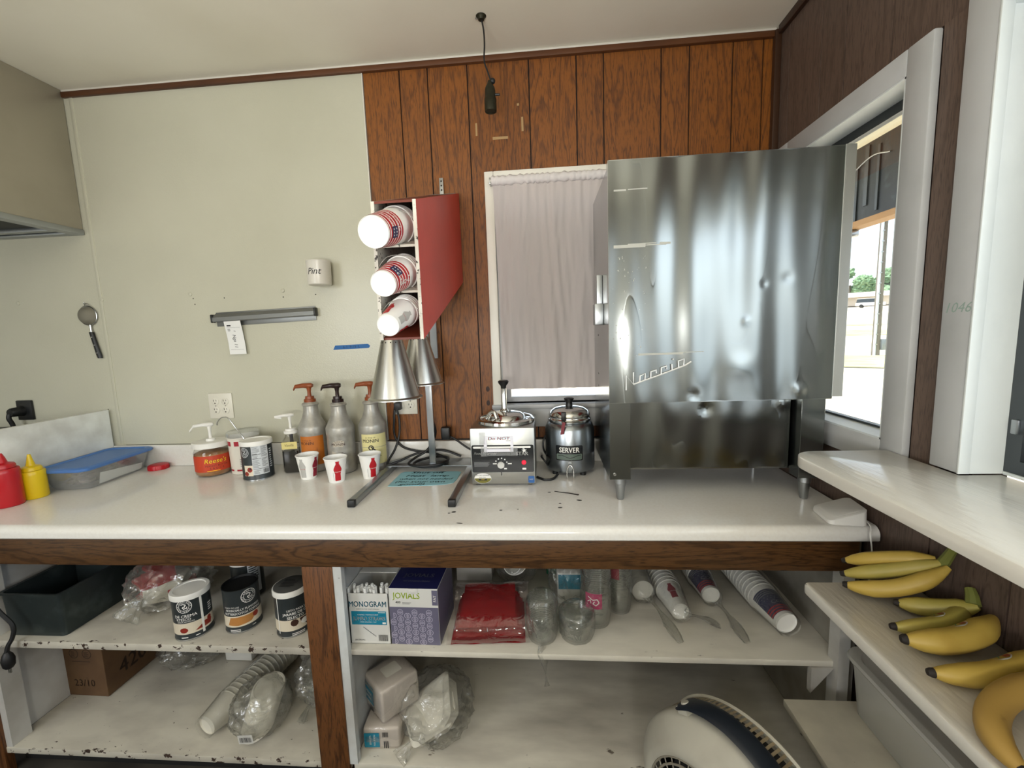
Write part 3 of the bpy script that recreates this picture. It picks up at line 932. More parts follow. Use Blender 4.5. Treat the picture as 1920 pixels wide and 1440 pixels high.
# syrup bottles
mat('syrup_silver', '#a8a59d', 0.36, 0.35, vary=(40, '#98958d', 0.4, 0.7))
mat('label_amber', '#b5671f', 0.4)
mat('label_cream', '#d9cf94', 0.45)
mat('label_scuffed', '#b9b0a0', 0.55)
mat('pump_brown', '#8a4520', 0.35)
mat('pump_dark', '#23100d', 0.3)
RB = .056
def syrup(x, y, label, pm, kind, ang, name='syrup_bottle'):
    t = thing(name, label, 'bottle', (x, y, CT), (0, 0, 0), 'syrup pump bottles on the counter')
    prof = [(0, .001), (.050, .001), (.055, .006), (RB, .016), (RB, .022), (.0545, .026), (.0545, .158), (RB, .163), (.0562, .168), (.0562, .186), (.055, .191),
            (.053, .196), (.046, .210), (.037, .228), (.031, .248), (.029, .262), (.0285, .276), (.033, .279), (.034, .283), (.032, .287), (.026, .288), (.024, .292), (0, .292)]
    G().lathe(prof, 40).build('body', 'syrup_silver', t)
    a0 = face_cam(x, y)
    ff = on_lathe(.0548, a0, .095)
    if kind == 'amber':
        its = [('p', rect(-.060, -.062, .040, .060), 0, 0), ('t', 'MONIN', .017, -.030, .030, 2, 1, {'bold': .025}), ('t', 'Le Sirop de', .008, -.030, .043, 2, 1, {'shear': .4}),
               ('p', circ(-.030, -.012, .009), 2, 1), ('p', rect(.009, -.055, .010, .012), 2, 1)]
        mats = ['label_amber', 'ink_white', 'ink_brown']
    elif kind == 'bare':
        its = [('t', 'MONIN', .016, -.014, .030, 2, 1, {'bold': .02}), ('p', [(-.034, .020), (-.014, .022), (.004, .020), (.010, .040), (.002, .047), (-.018, .046), (-.034, .040)], 0, 0),
               ('t', 'Le Sirop de', .007, -.012, .042, 2, 1, {'shear': .4}),
               ('p', [(-.040, .004), (-.022, -.004), (-.020, -.020), (-.034, -.040), (-.046, -.02)], 0, 0), ('p', stroke([(-.008, -.016), (-.002, -.006), (.008, -.012), (.010, -.026)], .006), 2, 1)]
        mats = ['label_scuffed', 'ink_white', 'ink_brown']
    else:
        its = [('p', rect(-.054, -.064, .058, .062), 0, 0), ('t', 'MONIN', .020, -.014, .034, 2, 1, {'bold': .025}), ('t', 'Le Sirop de', .009, -.014, .049, 2, 1, {'shear': .4}),
               ('p', rect(-.054, .0065, .058, .0078), 1, 1), ('p', ringq(-.012, .006, .007, .011, 20), 2, 2), ('p', stroke([(-.012, .010), (-.002, .0), (.006, -.006)], .005), 2, 2),
               ('t', 'vanilla', .008, .018, -.030, 2, 1), ('p', textlines(-.04, .0, -.055, -.04, 3, 2), 2, 1)]
        mats = ['label_cream', 'ink_grey', 'ink_black']
    print_on('label', its, mats, t, ff, .006)
    pump(t, pm, .290, .022, .026, .038, .004, ang, .062, 1.25)
    return t
syrup(-0.985, -0.088, 'silver syrup bottle with orange label and brown pump', 'pump_brown', 'amber', rad(188))
syrup(-0.852, -0.112, 'silver syrup bottle with scuffed bare label and dark brown pump', 'pump_dark', 'bare', rad(192))
syrup(-0.728, -0.078, 'silver syrup bottle with cream yellow label partly behind the heat lamp', 'pump_brown', 'cream', rad(188))

# paper cups
mat('paper_cup', '#ecebe7', 0.5)
mat('cup_red', '#b3121f', 0.45)
mat('cup_maroon', '#8d1430', 0.45)
mat('cup_silver', '#b3b2ae', 0.4)
mat('cup_blue', '#20264f', 0.45)
def bottle_shape(u, v, h, w, n=10):
    """contour bottle outline standing on (u,v)"""
    pr = [(0, .78), (.04, .84), (.18, .80), (.34, .72), (.46, .86), (.56, 1.0), (.64, .94), (.76, .66), (.86, .40), (.93, .36), (.94, .42), (1.0, .42)]
    quads = []
    for (z0, a), (z1, b) in zip(pr, pr[1:]):
        quads.append([(u - w * a / 2, v + h * z0), (u + w * a / 2, v + h * z0), (u + w * b / 2, v + h * z1), (u - w * b / 2, v + h * z1)])
    return quads
def cup_mesh(rb, rt, h):
    g = G()
    g.lathe([(0, .006), (rb - .001, .006), (rb - .0006, .0005), (rb, .0005), (rt, h - .003), (rt + .0022, h - .002), (rt + .0028, h), (rt + .0018, h + .0018), (rt - .0006, h + .001), (rt - .0012, h - .002), (rb - .0012, .008), (0, .008)], 40)
    return g
def drink_cup(x, y, label, prints, a_off):
    t = thing('paper_cup', label, 'cup', (x, y, CT), (0, 0, 0), 'three small paper cups on the counter')
    rb, rt, h = .0285, .041, .096
    cup_mesh(rb, rt, h).build('shell', 'paper_cup', t)
    a0 = face_cam(x, y, a_off)
    f0 = on_lathe(lambda z: rb + (rt - rb) * z / h + .0002, a0, 0.0)
    its = []
    for u, m in prints:
        k = rb / (.0345)
        its += [('p', bottle_shape(u * k, .010, .078, .026 * k), m, 0), ('t', 'Coca-Cola', .0058, u * k, .046, 2 if m != 2 else 0, 1, {'bold': .02, 'shear': .3, 'sx': .85})]
    its += [('p', rect(-.012 * .83, .012, -.011 * .83, .045), 3, 0)]
    print_on('cup_seam', its, ['cup_red', 'cup_maroon', 'cup_silver', 'ink_grey'], t, f0, .005)
    return t
MATS['cup_print_white'] = MATS['ink_white']
def drink_cup2(x, y, label, prints, a_off):
    t = drink_cup(x, y, label, [], a_off)
    a0 = face_cam(x, y, a_off)
    rb, rt, h = .0285, .041, .096
    f0 = on_lathe(lambda z: rb + (rt - rb) * z / h + .0002, a0, 0.0)
    its = []
    for u, m in prints:
        its += [('p', bottle_shape(u, .010, .078, .0235), m, 0), ('t', 'Coca-Cola', .0060, u, .046, 3 if m != 2 else 0, 1, {'bold': .02, 'shear': .3, 'sx': .75})]
    print_on('bottle_print', its, ['cup_red', 'cup_maroon', 'cup_silver', 'ink_white'], t, f0, .004)
drink_cup2(-.955, -.197, 'paper cup with a grey bottle print, first in front of the syrups', [(-.019, 2), (.024, 1)], 0)
drink_cup2(-.818, -.238, 'paper cup with a centred red bottle print, middle of three', [(.004, 0)], 0)
drink_cup2(-.698, -.197, 'paper cup with red bottle print beside the lamp foot', [(.008, 0)], 0)
# ================================================================== heat lamp and its note
mat('note_blue', '#94c8d4', 0.6)
nt_ = thing('handwritten_note', 'light blue handwritten note lying between the heat lamp feet', 'note', (-0.480, -0.225, CT))
G().prism([(-.112, -.078), (.05, -.070), (.100, -.062), (.128, -.045), (.134, -.01), (.134, .075), (.12, .086), (-.10, .086), (-.112, .07)], .0012, 0, T(0, 0, .0004)).build('paper', 'note_blue', nt_, 0)
fn = on_plane((0, 0, .0017), (1, 0, 0), (0, 1, 0))
hw = {'shear': .25, 'bold': .008, 'align': 'LEFT'}
print_on('handwriting', [('t', 'Shut off', .030, -.07, .072, 0, 0, dict(hw, sx=1.4)), ('t', 'Heat  lamp', .030, -.08, .034, 0, 0, dict(hw, sx=1.3)), ('t', 'when not needed', .028, -.095, -.002, 0, 0, dict(hw, sx=1.05)),
                         ('t', '(for your own', .028, -.100, -.033, 0, 0, dict(hw, sx=1.2)), ('t', 'good!)', .028, -.075, -.060, 0, 0, dict(hw, sx=1.3))], ['ink_black'], nt_, fn)
hl = thing('heat_lamp', 'double heat lamp with two brushed aluminium shades on a forked base', 'lamp', (-0.475, -0.09, CT))
mat('shade_alu', '#bdbcb6', 0.30, 1.0, bump=(160, 0.10), stretch=(1, 1, .05))
for x in (-.170, .165):
    b = G().box(x - .012, x + .012, -.395, .03, .0005, .0235, .002).build('base_leg', 'alu', hl)
    G().box(x - .0128, x + .0128, -.403, -.385, .0002, .0243, .003).build('end_cap', 'black_plastic', b)
pl = [(-.182, -.050), (.177, -.050), (.177, .0)] + [(.177 - .05 + .05 * cos(k * pi / 12), .0 + .05 * sin(k * pi / 12)) for k in range(1, 7)] + [(-.182 + .05 - .05 * sin(k * pi / 12), .05 * cos(k * pi / 12)) for k in range(0, 6)] + [(-.182, 0)]
G().prism(pl, .003, 0, T(0, 0, .0236)).build('base_plate', 'alu', hl)
G().box(-.013, .013, -.006, .006, .0262, .660, .001).build('post', 'alu', hl)
def shade(x, y, z, r, rt, h):
    s = G().lathe([(r + .004, -.001), (r + .0035, .002), (r - .004, .007), (r * .93, .016), (rt, h), (rt * .62, h + .008), (rt * .55, h + .045), (0, h + .046)], 44, 0, T(x, y, z))
    s = s.build('lamp_shade', 'shade_alu', hl)
    g = G()
    for k in range(14):
        a = 2 * pi * k / 14
        q = .94
        rr_ = rt + (r * .93 - rt) * (1 - q)
        g.lathe([(.0022, 0), (0, .0004)], 8, 0, T(x + rr_ * cos(a), y + rr_ * sin(a), z + .016 + (h - .016) * q) @ R(math.degrees(a), 'Z') @ R(78, 'Y'))
    g.build('vent_hole', 'groove', s, 0)
    G().lathe([(0, .05), (.02, .05), (.024, .09), (.012, .15), (0, .15)], 20, 0, T(x, y, z)).build('bulb_socket', 'black_plastic', s)
shade(-.032, -.298, .345, .086, .034, .198)
shade(.006, -.118, .370, .082, .034, .176)
G().tube([(-.032, -.298, .585), (-.032, -.295, .607), (-.025, -.24, .616), (-.012, -.12, .622), (0, -.008, .640)], .007, 10).build('arm', 'chrome', hl)
G().tube([(.006, -.118, .588), (.008, -.116, .606), (.022, -.09, .61), (.024, -.05, .61), (.010, -.004, .61)], .006, 10).build('arm', 'chrome', hl)
cord = [(-.170, .068, .262), (-.174, .055, .20), (-.178, .058, .13), (-.150, .060, .08), (-.09, .055, .060), (-.02, .05, .052), (.05, .03, .034), (.062, -.02, .034), (.04, -.075, .033), (-.02, -.088, .033), (-.065, -.055, .034),
        (-.055, -.005, .036), (0, .028, .040), (.055, .012, .043), (.070, -.035, .043), (.045, -.085, .042), (-.02, -.102, .041), (-.08, -.07, .041), (-.075, -.0, .045), (-.03, .03, .07), (.010, .025, .14), (.0, .022, .22), (-.004, .018, .36)]
mat('cord_black', '#101011', 0.5)
G().tube(cord, .0052, 8, n=7).build('power_cord', 'cord_black', hl)
G().tube([(-.165, .060, .25), (-.150, .05, .20), (-.150, .04, .14), (-.165, .02, .08), (-.185, -.03, .030), (-.15, -.015, .032), (-.09, .03, .05), (-.03, .045, .062), (.04, .05, .06), (.11, .045, .036)], .005, 8, n=7).build('power_cord', 'cord_black', hl)

# outlets
def outlet_plate(name, label, x, z, w, h, cols, y=-.003, parent=None):
    t = thing(name, label, 'outlet', (x, y, z))
    G().box(-w / 2, w / 2, -.006, -.0003, -h / 2, h / 2, .0025).build('cover_plate', 'outlet_ivory', t)
    g = G(); k = G()
    for cx in cols:
        for cz in (-.0195, .0195):
            g.lathe([(0, .0026), (.0155, .0026), (.0168, .0018), (.0168, 0)], 24, 0, T(cx, -.006, cz) @ R(90, 'X'))
            k.box(cx - .0072, cx - .0048, -.0090, -.0084, cz + .001, cz + .0095)
            k.box(cx + .0050, cx + .0070, -.0090, -.0084, cz + .002, cz + .0090)
            k.lathe([(.0030, .0004), (0, .0004)], 10, 0, T(cx, -.0086, cz - .0070) @ R(90, 'X'))
        k.lathe([(.0022, .0004), (0, .0004)], 10, 0, T(cx, -.0058, 0) @ R(90, 'X'))
    g.build('receptacle', 'outlet_ivory', t)
    k.build('slot', 'groove', t, 0)
    return t
mat('outlet_ivory', '#d8d4c6', 0.35)
outlet_plate('quad_outlet', 'ivory four-socket outlet plate on the white wall panel', -1.448, 1.180, .112, .114, (-.023, .023))
t = outlet_plate('wall_outlet', 'white outlet plate on the wood panelling behind the heat lamp', -.606, 1.182, .105, .115, (-.023, .023), 0.0)
G().box(-.042, -.012, -.036, -.0092, -.034, -.002, .004).box(-.040, -.014, -.034, -.0092, .004, .034, .004).build('plugs', 'black_plastic', t)
t = thing('black_outlet', 'black outlet box with a heavy round plug on the left wall', 'outlet', (-2.405, -0.0035, 1.182))
G().box(-.040, .036, -.012, -.0003, -.046, .045, .003).build('cover_plate', 'black_plastic', t)
g = G().lathe([(0, .046), (.016, .046), (.020, .040), (.022, .012), (.024, .0)], 20, 0, T(-.014, -.012, -.004) @ R(90, 'X'))
g.tube([(-.020, -.055, -.010), (-.022, -.058, -.03), (-.020, -.05, -.06), (-.020, -.04, -.12)], .009, 10)
g.build('plug', 'cord_black', t)

# ------------------------------------------------------------------ things on the white wall
# strainer
mat('mesh_wire', '#8a8678', 0.5, 0.5, bump=(900, 0.8))
s = thing('strainer', 'small mesh strainer with black handle hanging on the left wall', 'strainer', (-2.022, -0.003, 1.600))
G().lathe([(0, .028), (.020, .026), (.034, .016), (.041, 0), (.0402, 0), (.033, .0145), (.019, .0245), (0, .0265)], 32, 0, T(0, -.004, 0) @ R(90, 'X')).build('mesh_bowl', 'mesh_wire', s)
G().tube([(.042 * cos(a * pi / 12), -.005, .042 * sin(a * pi / 12)) for a in range(24)], .0028, 8, closed=True, n=2).build('rim', 'steel', s)
G().tube([(-.012, -.005, .040), (-.006, -.006, .052), (.006, -.006, .052), (.012, -.005, .040)], .0016, 6).build('hook_loop', 'steel', s)
G().tube([(-.004, -.0005, .053), (-.004, -.012, .053), (-.002, -.013, .058)], .0016, 6).build('wall_hook', 'steel', s)
G().tube([(.006, -.006, -.041), (.009, -.008, -.075)], .0045, 8, n=1).build('shank', 'steel', s)
h = G().loft([[Vector((.008 + .0235 * q, -.009, -.072 - .118 * q)) + Vector((w * cos(2 * pi * k / 12), .0075 * sin(2 * pi * k / 12), 0)) for k in range(12)] for q, w in ((0, .009), (.05, .0105), (.5, .0105), (.9, .012), (1, .009))]).build('handle', 'black_plastic', s)
g = G()
for q in (.2, .5, .8):
    g.lathe([(.003, 0), (0, .001)], 10, 0, T(.008 + .0235 * q, -.0163, -.072 - .118 * q) @ R(90, 'X'))
g.build('rivet', 'steel', h)
# order rail and receipt
mat('rail_alu', '#8d8f8e', 0.38, 0.8)
r = thing('ticket_rail', 'grey aluminium order ticket rail on the white wall panel', 'rail', (-1.196, -0.003, 1.570), (0, -1.5, 0))
G().box(-.226, .226, -.004, -.0003, -.034, .026, .001).build('back_plate', 'rail_alu', r)
G().prism([(-.0042, .020), (-.014, .016), (-.024, .004), (-.026, -.012), (-.022, -.016), (-.012, -.014), (-.0042, -.010)], .456, 0, Matrix(((0, 0, 1, -.228), (1, 0, 0, 0), (0, 1, 0, 0), (0, 0, 0, 1)))).build('rail_body', 'rail_alu', r, 20)
for x in (-.236, .228):
    G().box(x, x + .008, -.027, -.004, -.018, .018, .003).build('end_cap', 'black_plastic', r)
t = thing('order_ticket', 'narrow white order ticket hanging from the left end of the rail', 'receipt', (-1.338, -0.020, 1.553))
G().grid(4, 10, lambda u, v: Vector((-.038 + .076 * u + .010 * v * v, -.006 + .010 * sin(v * 2.6), -.145 * v)), thick=.0004).build('paper', 'paper_white', t)
def fr(u, v, n):
    q = -v / .145
    return Vector((u + .010 * q * q, -.0064 + .010 * sin(q * 2.6) - n, v))
print_on('printing', [('p', rect(-.028, -.024, -.010, -.019), 0, 0), ('p', rect(-.030, -.030, .030, -.0292), 1, 0), ('p', rect(-.030, -.125, .030, -.1242), 1, 0), ('p', textlines(-.028, -.012, -.045, -.033, 3, 3), 1, 0), ('t', '1x', .009, .002, -.045, 0, 0, {'rot': -4}),
                      ('t', 'Nga 11', .020, -.004, -.088, 0, 0, {'rot': -88, 'shear': .2, 'sx': 1.0})], ['ink_black', 'ink_grey'], t, fr)
# pint cup on the wall
mat('cup_plastic', '#d9d5cb', 0.3)
t = thing('pint_cup', 'white cup marked Pint hanging on the wall above the ticket rail', 'cup', (-0.915, -0.052, 1.680))
G().lathe([(0, .001), (.042, .001), (.045, .004), (.0475, .094), (.0485, .096), (.0475, .098), (.0455, .096), (.043, .006), (0, .005)], 36).build('shell', 'cup_plastic', t)
print_on('handwriting', [('t', 'Pint', .036, .004, .052, 0, 0, {'shear': .3, 'bold': .012})], ['ink_black'], t, on_lathe(.0465, face_cam(-.915, -.052, rad(-34)), 0), .005)
G().tube([(0, .046, .080), (0, .050, .081)], .004, 8, n=1).build('hanger_peg', 'steel', t)
mat('painter_tape', '#1f5f9e', 0.6)
t = thing('painter_tape', 'strip of blue painter tape with faint lettering on the white wall', 'tape', (-0.826, -0.0034, 1.423), (0, -1.2, 0))
G().prism([(-.082, -.009), (.076, -.009), (.083, 0), (.074, .009), (-.072, .009)], .0005, 0, R(90, 'X')).build('strip', 'painter_tape', t, 0)
mat('ink_navy', '#10335c', 0.6)
print_on('handwriting', [('t', '6-1  9-15  L', .016, 0, 0, 0, 0)], ['ink_navy'], t, on_plane((0, -.0006, 0), (1, 0, 0), (0, 0, 1)))

# ================================================================== cup dispenser
mat('dispenser_red', '#c53d34', 0.36, vary=(5, '#b3322b', 0.4, 0.7), bump=(50, .1))
mat_chipped('dispenser_white', '#d6d2c6', '#2a211b', 75, 0.60, 0.62)
mat('dispenser_inside', '#6a665e', 0.7)
mat('dispenser_brown', '#6a2a18', 0.5)
DX0, DX1, DS = -.450, -.327, .325          # left and right faces, slope
dp = thing('cup_dispenser', 'red and white slanted wooden cup dispenser with three bays on the wall', 'dispenser', (0, -0.004, 0))
def dz(z_front, y): return z_front + DS * (y + .628)
def slab(x0, x1, y0, y1, za, zb, zc=None, zd=None):
    """sloped slab: z range za..zb at y0, zc..zd at y1"""
    if zc is None: zc, zd = dz(za, y1) - dz(za, y0) + za, dz(zb, y1) - dz(zb, y0) + zb
    return G().loft([[(x0, y0, za), (x1, y0, za), (x1, y0, zb), (x0, y0, zb)], [(x0, y1, zc), (x1, y1, zc), (x1, y1, zd), (x0, y1, zd)]])
slab(DX1 - .010, DX1, -.628, -.006, 1.452, 1.818, 1.672, 2.022).build('side_board', 'dispenser_red', dp, 0)
slab(DX0, DX0 + .006, -.628, -.006, 1.452, 1.818, 1.672, 2.022).build('side_board', 'dispenser_white', dp, 0)
slab(DX0 + .006, DX1 - .010, -.628, -.006, 1.812, 1.818, 2.016, 2.022).build('top_board', 'dispenser_brown', dp, 0)
slab(DX0 + .006, DX1 - .010, -.622, -.006, 1.452, 1.458, 1.672, 1.678).build('bottom_board', 'dispenser_brown', dp, 0)
slab(DX0 + .006, DX1 - .010, -.624, -.030, 1.699, 1.705, 1.905, 1.911).build('divider', 'dispenser_white', dp, 0)
slab(DX0 + .006, DX1 - .010, -.624, -.030, 1.578, 1.584, 1.788, 1.794).build('divider', 'dispenser_white', dp, 0)
G().box(DX0 + .006, DX1 - .010, -.030, -.024, 1.678, 2.016).build('back_board', 'dispenser_inside', dp, 0)
for x in (DX0, DX1 - .010):
    g = slab(x + .0004, x + .0096, -.6305, -.6279, 1.452, 1.818, 1.452, 1.818)
    g.build('front_edge', 'dispenser_white', dp, 0)
g = G().box(-.4045, -.388, -.008, -.002, 1.95, 2.085, .001)
g.build('hanger_strap', 'tin', dp)
g = G()
for z in (2.072, 2.055, 2.038):
    g.lathe([(.0035, 0), (0, .0005)], 10, 0, T(-.396, -.008, z) @ R(90, 'X'))
g.build('strap_hole', 'groove', dp, 0)
G().box(-.478, -.4505, -.010, .003, 1.363, 1.98, .001).build('mounting_strip', 'white_paint', dp)
g = G()
for zc in (1.795, 1.680, 1.560):
    g.tube([(DX0 + .006, -.622, zc - .030), (DX0 + .030, -.622, zc - .006), ((DX0 + DX1) / 2, -.622, zc - .001), (DX1 - .03, -.622, zc - .008), (DX1 - .010, -.622, zc - .034)], .0012, 6)
g.build('retaining_wire', 'steel', dp)

def cup_stack(z_c, x_c, rb, rt, h, n, pitch, design, first_label, rest_label, group, y_b):
    """nested cups lying bottom-first towards the room; axis follows the slope of the dispenser"""
    ax = Vector((0.03, 1, DS)).normalized()
    rot = ax.to_track_quat('Z', 'X').to_euler()
    c0 = Vector((x_c, y_b, z_c))
    for i in range(n):
        t = bpy.data.objects.new('paper_cup', None); COL.objects.link(t)
        t.location = c0 + ax * (pitch * i)
        t.rotation_euler = rot
        tag(t, first_label if i == 0 else rest_label.replace('nested', ('second', 'third', 'fourth')[i - 1] + ' nested'), 'cup', group)
        cup_mesh(rb, rt, h).build('shell', 'paper_cup', t)
        if i == 0:
            # the side that faces the lens: find its angle in the cup's own frame
            M = rot.to_matrix()
            d = M.inverted() @ (Vector((0.25, -1.0, -0.25)) - c0 * 0)
            a0 = math.atan2(d.y, d.x)
            f0 = on_lathe(lambda z: rb + (rt - rb) * z / h + .0002, a0, 0.0)
            design(t, f0, rb, rt, h, a0, M)
def flag_design(t, f0, rb, rt, h, a0, M, alt=0):
    L = 2 * pi * rb
    band0, band1 = .012, min(h * .62, .085)
    its = [('p', [rect(-L * .47 + i * L * .094, band0 - .004, -L * .47 + (i + 1) * L * .094 + .0002, band1 + .006) for i in range(10)], 0, 0)]
    k = (band1 - band0) / 9
    for i in range(0, 9):
        if i % 2 == 0:
            its.append(('p', [rect(-L * .47 + j * L * .094, band0 + i * k, -L * .47 + (j + 1) * L * .094 + .0002, band0 + (i + .55) * k) for j in range(10)], 1, 1))
    u0 = (.002, -.030)[alt]
    its.append(('p', rect(u0, band0 + 1.5 * k, u0 + .026, band0 + 5.5 * k), 2, 2))
    for a in range(3):
        for b in range(2):
            q = circ(u0 + .006 + .007 * a, band0 + 2.4 * k + b * 1.9 * k, .0028, 5)
            star = []
            for m in range(10):
                rr_ = .0032 if m % 2 == 0 else .0013
                star.append((u0 + .006 + .007 * a + rr_ * cos(pi / 2 + m * pi / 5), band0 + 2.5 * k + b * 1.9 * k + rr_ * sin(pi / 2 + m * pi / 5)))
            its.append(('p', [star[m:m + 1] + [star[(m + 1) % 10]] + [(u0 + .006 + .007 * a, band0 + 2.5 * k + b * 1.9 * k)] for m in range(10)], 1, 3))
    its.append(('t', 'Coca-Cola', .020, -.030 if alt == 0 else .012, band0 + 6.6 * k, 1, 2, {'shear': .3, 'bold': .03, 'rot': 90 if alt else 0}))
    its.append(('t', 'Coca-Cola', .016, -.034 if alt == 0 else .020, band0 + 2.6 * k, 1, 2, {'shear': .3, 'bold': .03}))
    print_on('flag_print', its, ['cup_red', 'ink_white', 'cup_blue'], t, f0, .006)
def contour_design(t, f0, rb, rt, h, a0, M):
    its = []
    for u, m in ((-.046, 0), (.0, 2), (.034, 0), (.066, 2)):
        its += [('p', bottle_shape(u, .012, .070, .022), m, 0), ('t', 'Coca-Cola', .006, u, .044, 1 if m == 0 else 0, 1, {'shear': .3, 'bold': .02, 'sx': .75})]
    print_on('bottle_print', its, ['cup_red', 'ink_white', 'cup_silver'], t, f0, .005)
xm = (DX0 + DX1) / 2
cup_stack(1.7145, -.4065, .0385, .0500, .165, 4, .013, lambda *a: flag_design(*a, alt=0), 'large flag striped paper cup, front of the top dispenser bay', 'nested paper cup deeper in the top dispenser bay', 'cups in the top dispenser bay', -.740)
cup_stack(1.592, -.395, .0320, .0445, .140, 4, .013, lambda *a: flag_design(*a, alt=1), 'medium flag striped paper cup, front of the middle dispenser bay', 'nested paper cup deeper in the middle dispenser bay', 'cups in the middle dispenser bay', -.730)
cup_stack(1.490, -.3935, .0287, .040, .120, 4, .012, contour_design, 'white cup with bottle prints, front of the bottom dispenser bay', 'nested paper cup deeper in the bottom dispenser bay', 'cups in the bottom dispenser bay', -.720)

# ================================================================== food warmer
mat('panel_black', '#15181b', 0.25)
mat('paper_note', '#e8e6ee', 0.55)
mat('ink_red', '#c8404e', 0.5)
mat('lamp_red', '#e02030', 0.2, emit=('#ff2036', 1.2))
mat('sticker_olive', '#6f6a22', 0.5)
mat('sticker_blue', '#2d5f9e', 0.4)
mat_film('clear_tape', '#ffffff', 0.22, 0.10, 0.15, '#e0e2e4', wrinkle=None)
fw = thing('food_warmer', 'square stainless food warmer with black control panel and syrup pump', 'food warmer', (-0.160, -0.180, CT))
G().box(-.116, .116, -.122, .122, .006, .214, .004).build('body', 'steel_brushed', fw)
for a in (-.095, .095):
    for b in (-.10, .10):
        G().lathe([(.01, 0), (.01, .007)], 10, 0, T(a, b, 0)).build('foot', 'black_plastic', fw)
G().lathe([(.110, .2145), (.112, .2165), (.111, .226), (.104, .230), (.098, .229), (.094, .224), (.086, .222), (.078, .226), (.072, .240), (.058, .248), (.025, .252), (0, .252)], 44, 0, T(.004, .002, 0)).build('lid', 'chrome', fw)
G().tube([(-.060, -.058, .236), (-.045, -.064, .258), (-.030, -.072, .262), (-.020, -.080, .240)], .008, 10).build('spout', 'chrome', fw)
G().lathe([(.016, .250), (.016, .256), (.012, .260), (.0105, .264), (.0105, .340), (0, .340)], 20, 0, T(.0, .004, 0)).build('pump_tube', 'chrome', fw)
G().lathe([(0, .340), (.010, .340), (.011, .350), (.018, .358), (.021, .366), (.016, .371), (0, .371)], 24, 0, T(.0, .004, 0)).build('pump_knob', 'black_plastic', fw)
fp = on_plane((0, -.1222, .107), (1, 0, 0), (0, 0, 1))
def rrect(u0, v0, u1, v1, r, n=4):
    out = []
    for cx, cy, s in ((u1 - r, v1 - r, 0), (u0 + r, v1 - r, 90), (u0 + r, v0 + r, 180), (u1 - r, v0 + r, 270)):
        for k in range(n + 1):
            a = rad(s + 90 * k / n)
            out.append((cx + r * cos(a), cy + r * sin(a)))
    return out
its = [('p', rrect(-.112, -.056, .112, .045, .006), 0, 0), ('p', rrect(-.106, .033, .102, .040, .003), 1, 1),
       ('t', 'Food Warmer', .014, -.105, .014, 1, 1, {'shear': .35, 'align': 'LEFT', 'bold': .02}), ('t', 'STAR', .019, .070, .012, 1, 1, {'bold': .03}),
       ('p', [[(.0745 + .009 * cos(pi / 2 + m * 2 * pi / 5 + dd), .027 + .009 * sin(pi / 2 + m * 2 * pi / 5 + dd)) for m, dd in ((0, 0),)] + [(.0745 + .004 * cos(pi / 2 + s_ * pi / 5), .027 + .004 * sin(pi / 2 + s_ * pi / 5)) for s_ in (1, -1)]], 1, 2)]
star = []
for m in range(5):
    a = pi / 2 + m * 2 * pi / 5
    its.append(('p', [(.078 + .010 * cos(a), .024 + .010 * sin(a)), (.078 + .004 * cos(a + pi / 5), .024 + .004 * sin(a + pi / 5)), (.078, .024), (.078 + .004 * cos(a - pi / 5), .024 + .004 * sin(a - pi / 5))], 1, 2))
its += [('p', circ(-.006 + .022 * cos(rad(d)), -.026 + .022 * sin(rad(d)), .0025, 10), 1, 1) for d in (20, 52, 84, 116, 148)]
its += [('p', rect(-.036, -.026, -.022, -.022), 1, 1), ('p', rect(.018, -.026, .032, -.022), 1, 1), ('p', rect(.004, -.045, .014, -.040), 1, 1), ('p', textlines(-.104, -.045, -.034, -.016, 6, 5), 2, 1), ('p', rrect(.070, -.047, .084, -.040, .002), 1, 1)]
print_on('control_panel', its, ['panel_black', 'ink_white', 'ink_grey'], fw, fp)
G().lathe([(0, .012), (.0125, .012), (.0135, .010), (.0140, .001), (.0140, 0)], 28, 0, T(-.006, -.1224, .081) @ R(90, 'X')).box(-.007, -.005, -.1348, -.1342, .081, .0945).build('control_knob', 'steel', fw)
G().box(-.0075, -.0045, -.125, -.1226, .040, .054).build('index_pin', 'black_plastic', fw)
G().lathe([(0, .007), (.005, .006), (.008, .002), (.008, 0)], 16, 0, T(.076, -.1224, .087) @ R(90, 'X')).build('indicator_light', 'lamp_red', fw)
# torn paper frame with the remains of a notice, taped over the panel
its = [('p', [rect(-.066, .066, .040, .078), rect(-.066, .020, .040, .031), rect(-.066, .031, -.055, .066), rect(.030, .031, .040, .066)], 0, 0),
       ('t', 'Do NOT', .016, -.012, .0685, 1, 1, {'bold': .01, 'shear': .1, 'sx': 1.3}), ('t', '!!', .010, .028, .028, 1, 1), ('p', rect(.014, .060, .030, .0615), 2, 1)]
print_on('paper_notice', its, ['paper_note', 'ink_red', 'ink_brown'], fw, on_plane((0, -.1236, .107), (1, 0, 0), (0, 0, 1)))
print_on('tape', [('p', [rect(-.082, .048, -.060, .092), rect(-.078, .004, -.055, .040), rect(-.060, .006, .03, .018), rect(.028, .006, .055, .036)], 0, 0)], ['clear_tape'], fw, on_plane((0, -.1244, .107), (1, 0, 0), (0, 0, 1)))
its = [('p', circ(-.075, -.078, .031, 28, .019), 1, 0), ('p', [(-.075 + .030 * cos(a * pi / 14), -.078 + .0182 * sin(a * pi / 14)) for a in range(14, 29)], 0, 1), ('t', 'DO NOT IMMERSE', .0058, -.075, -.067, 2, 1, {'bold': .02}), ('t', 'ELECTRIC', .0055, -.075, -.0745, 2, 1),
       ('p', rect(-.090, -.086, -.060, -.080), 2, 2), ('t', 'STOP', .005, -.075, -.083, 3, 3), ('p', rrect(.090, -.096, .112, -.071, .003), 4, 0), ('t', 'NSF', .0085, .101, -.0835, 1, 1, {'bold': .03})]
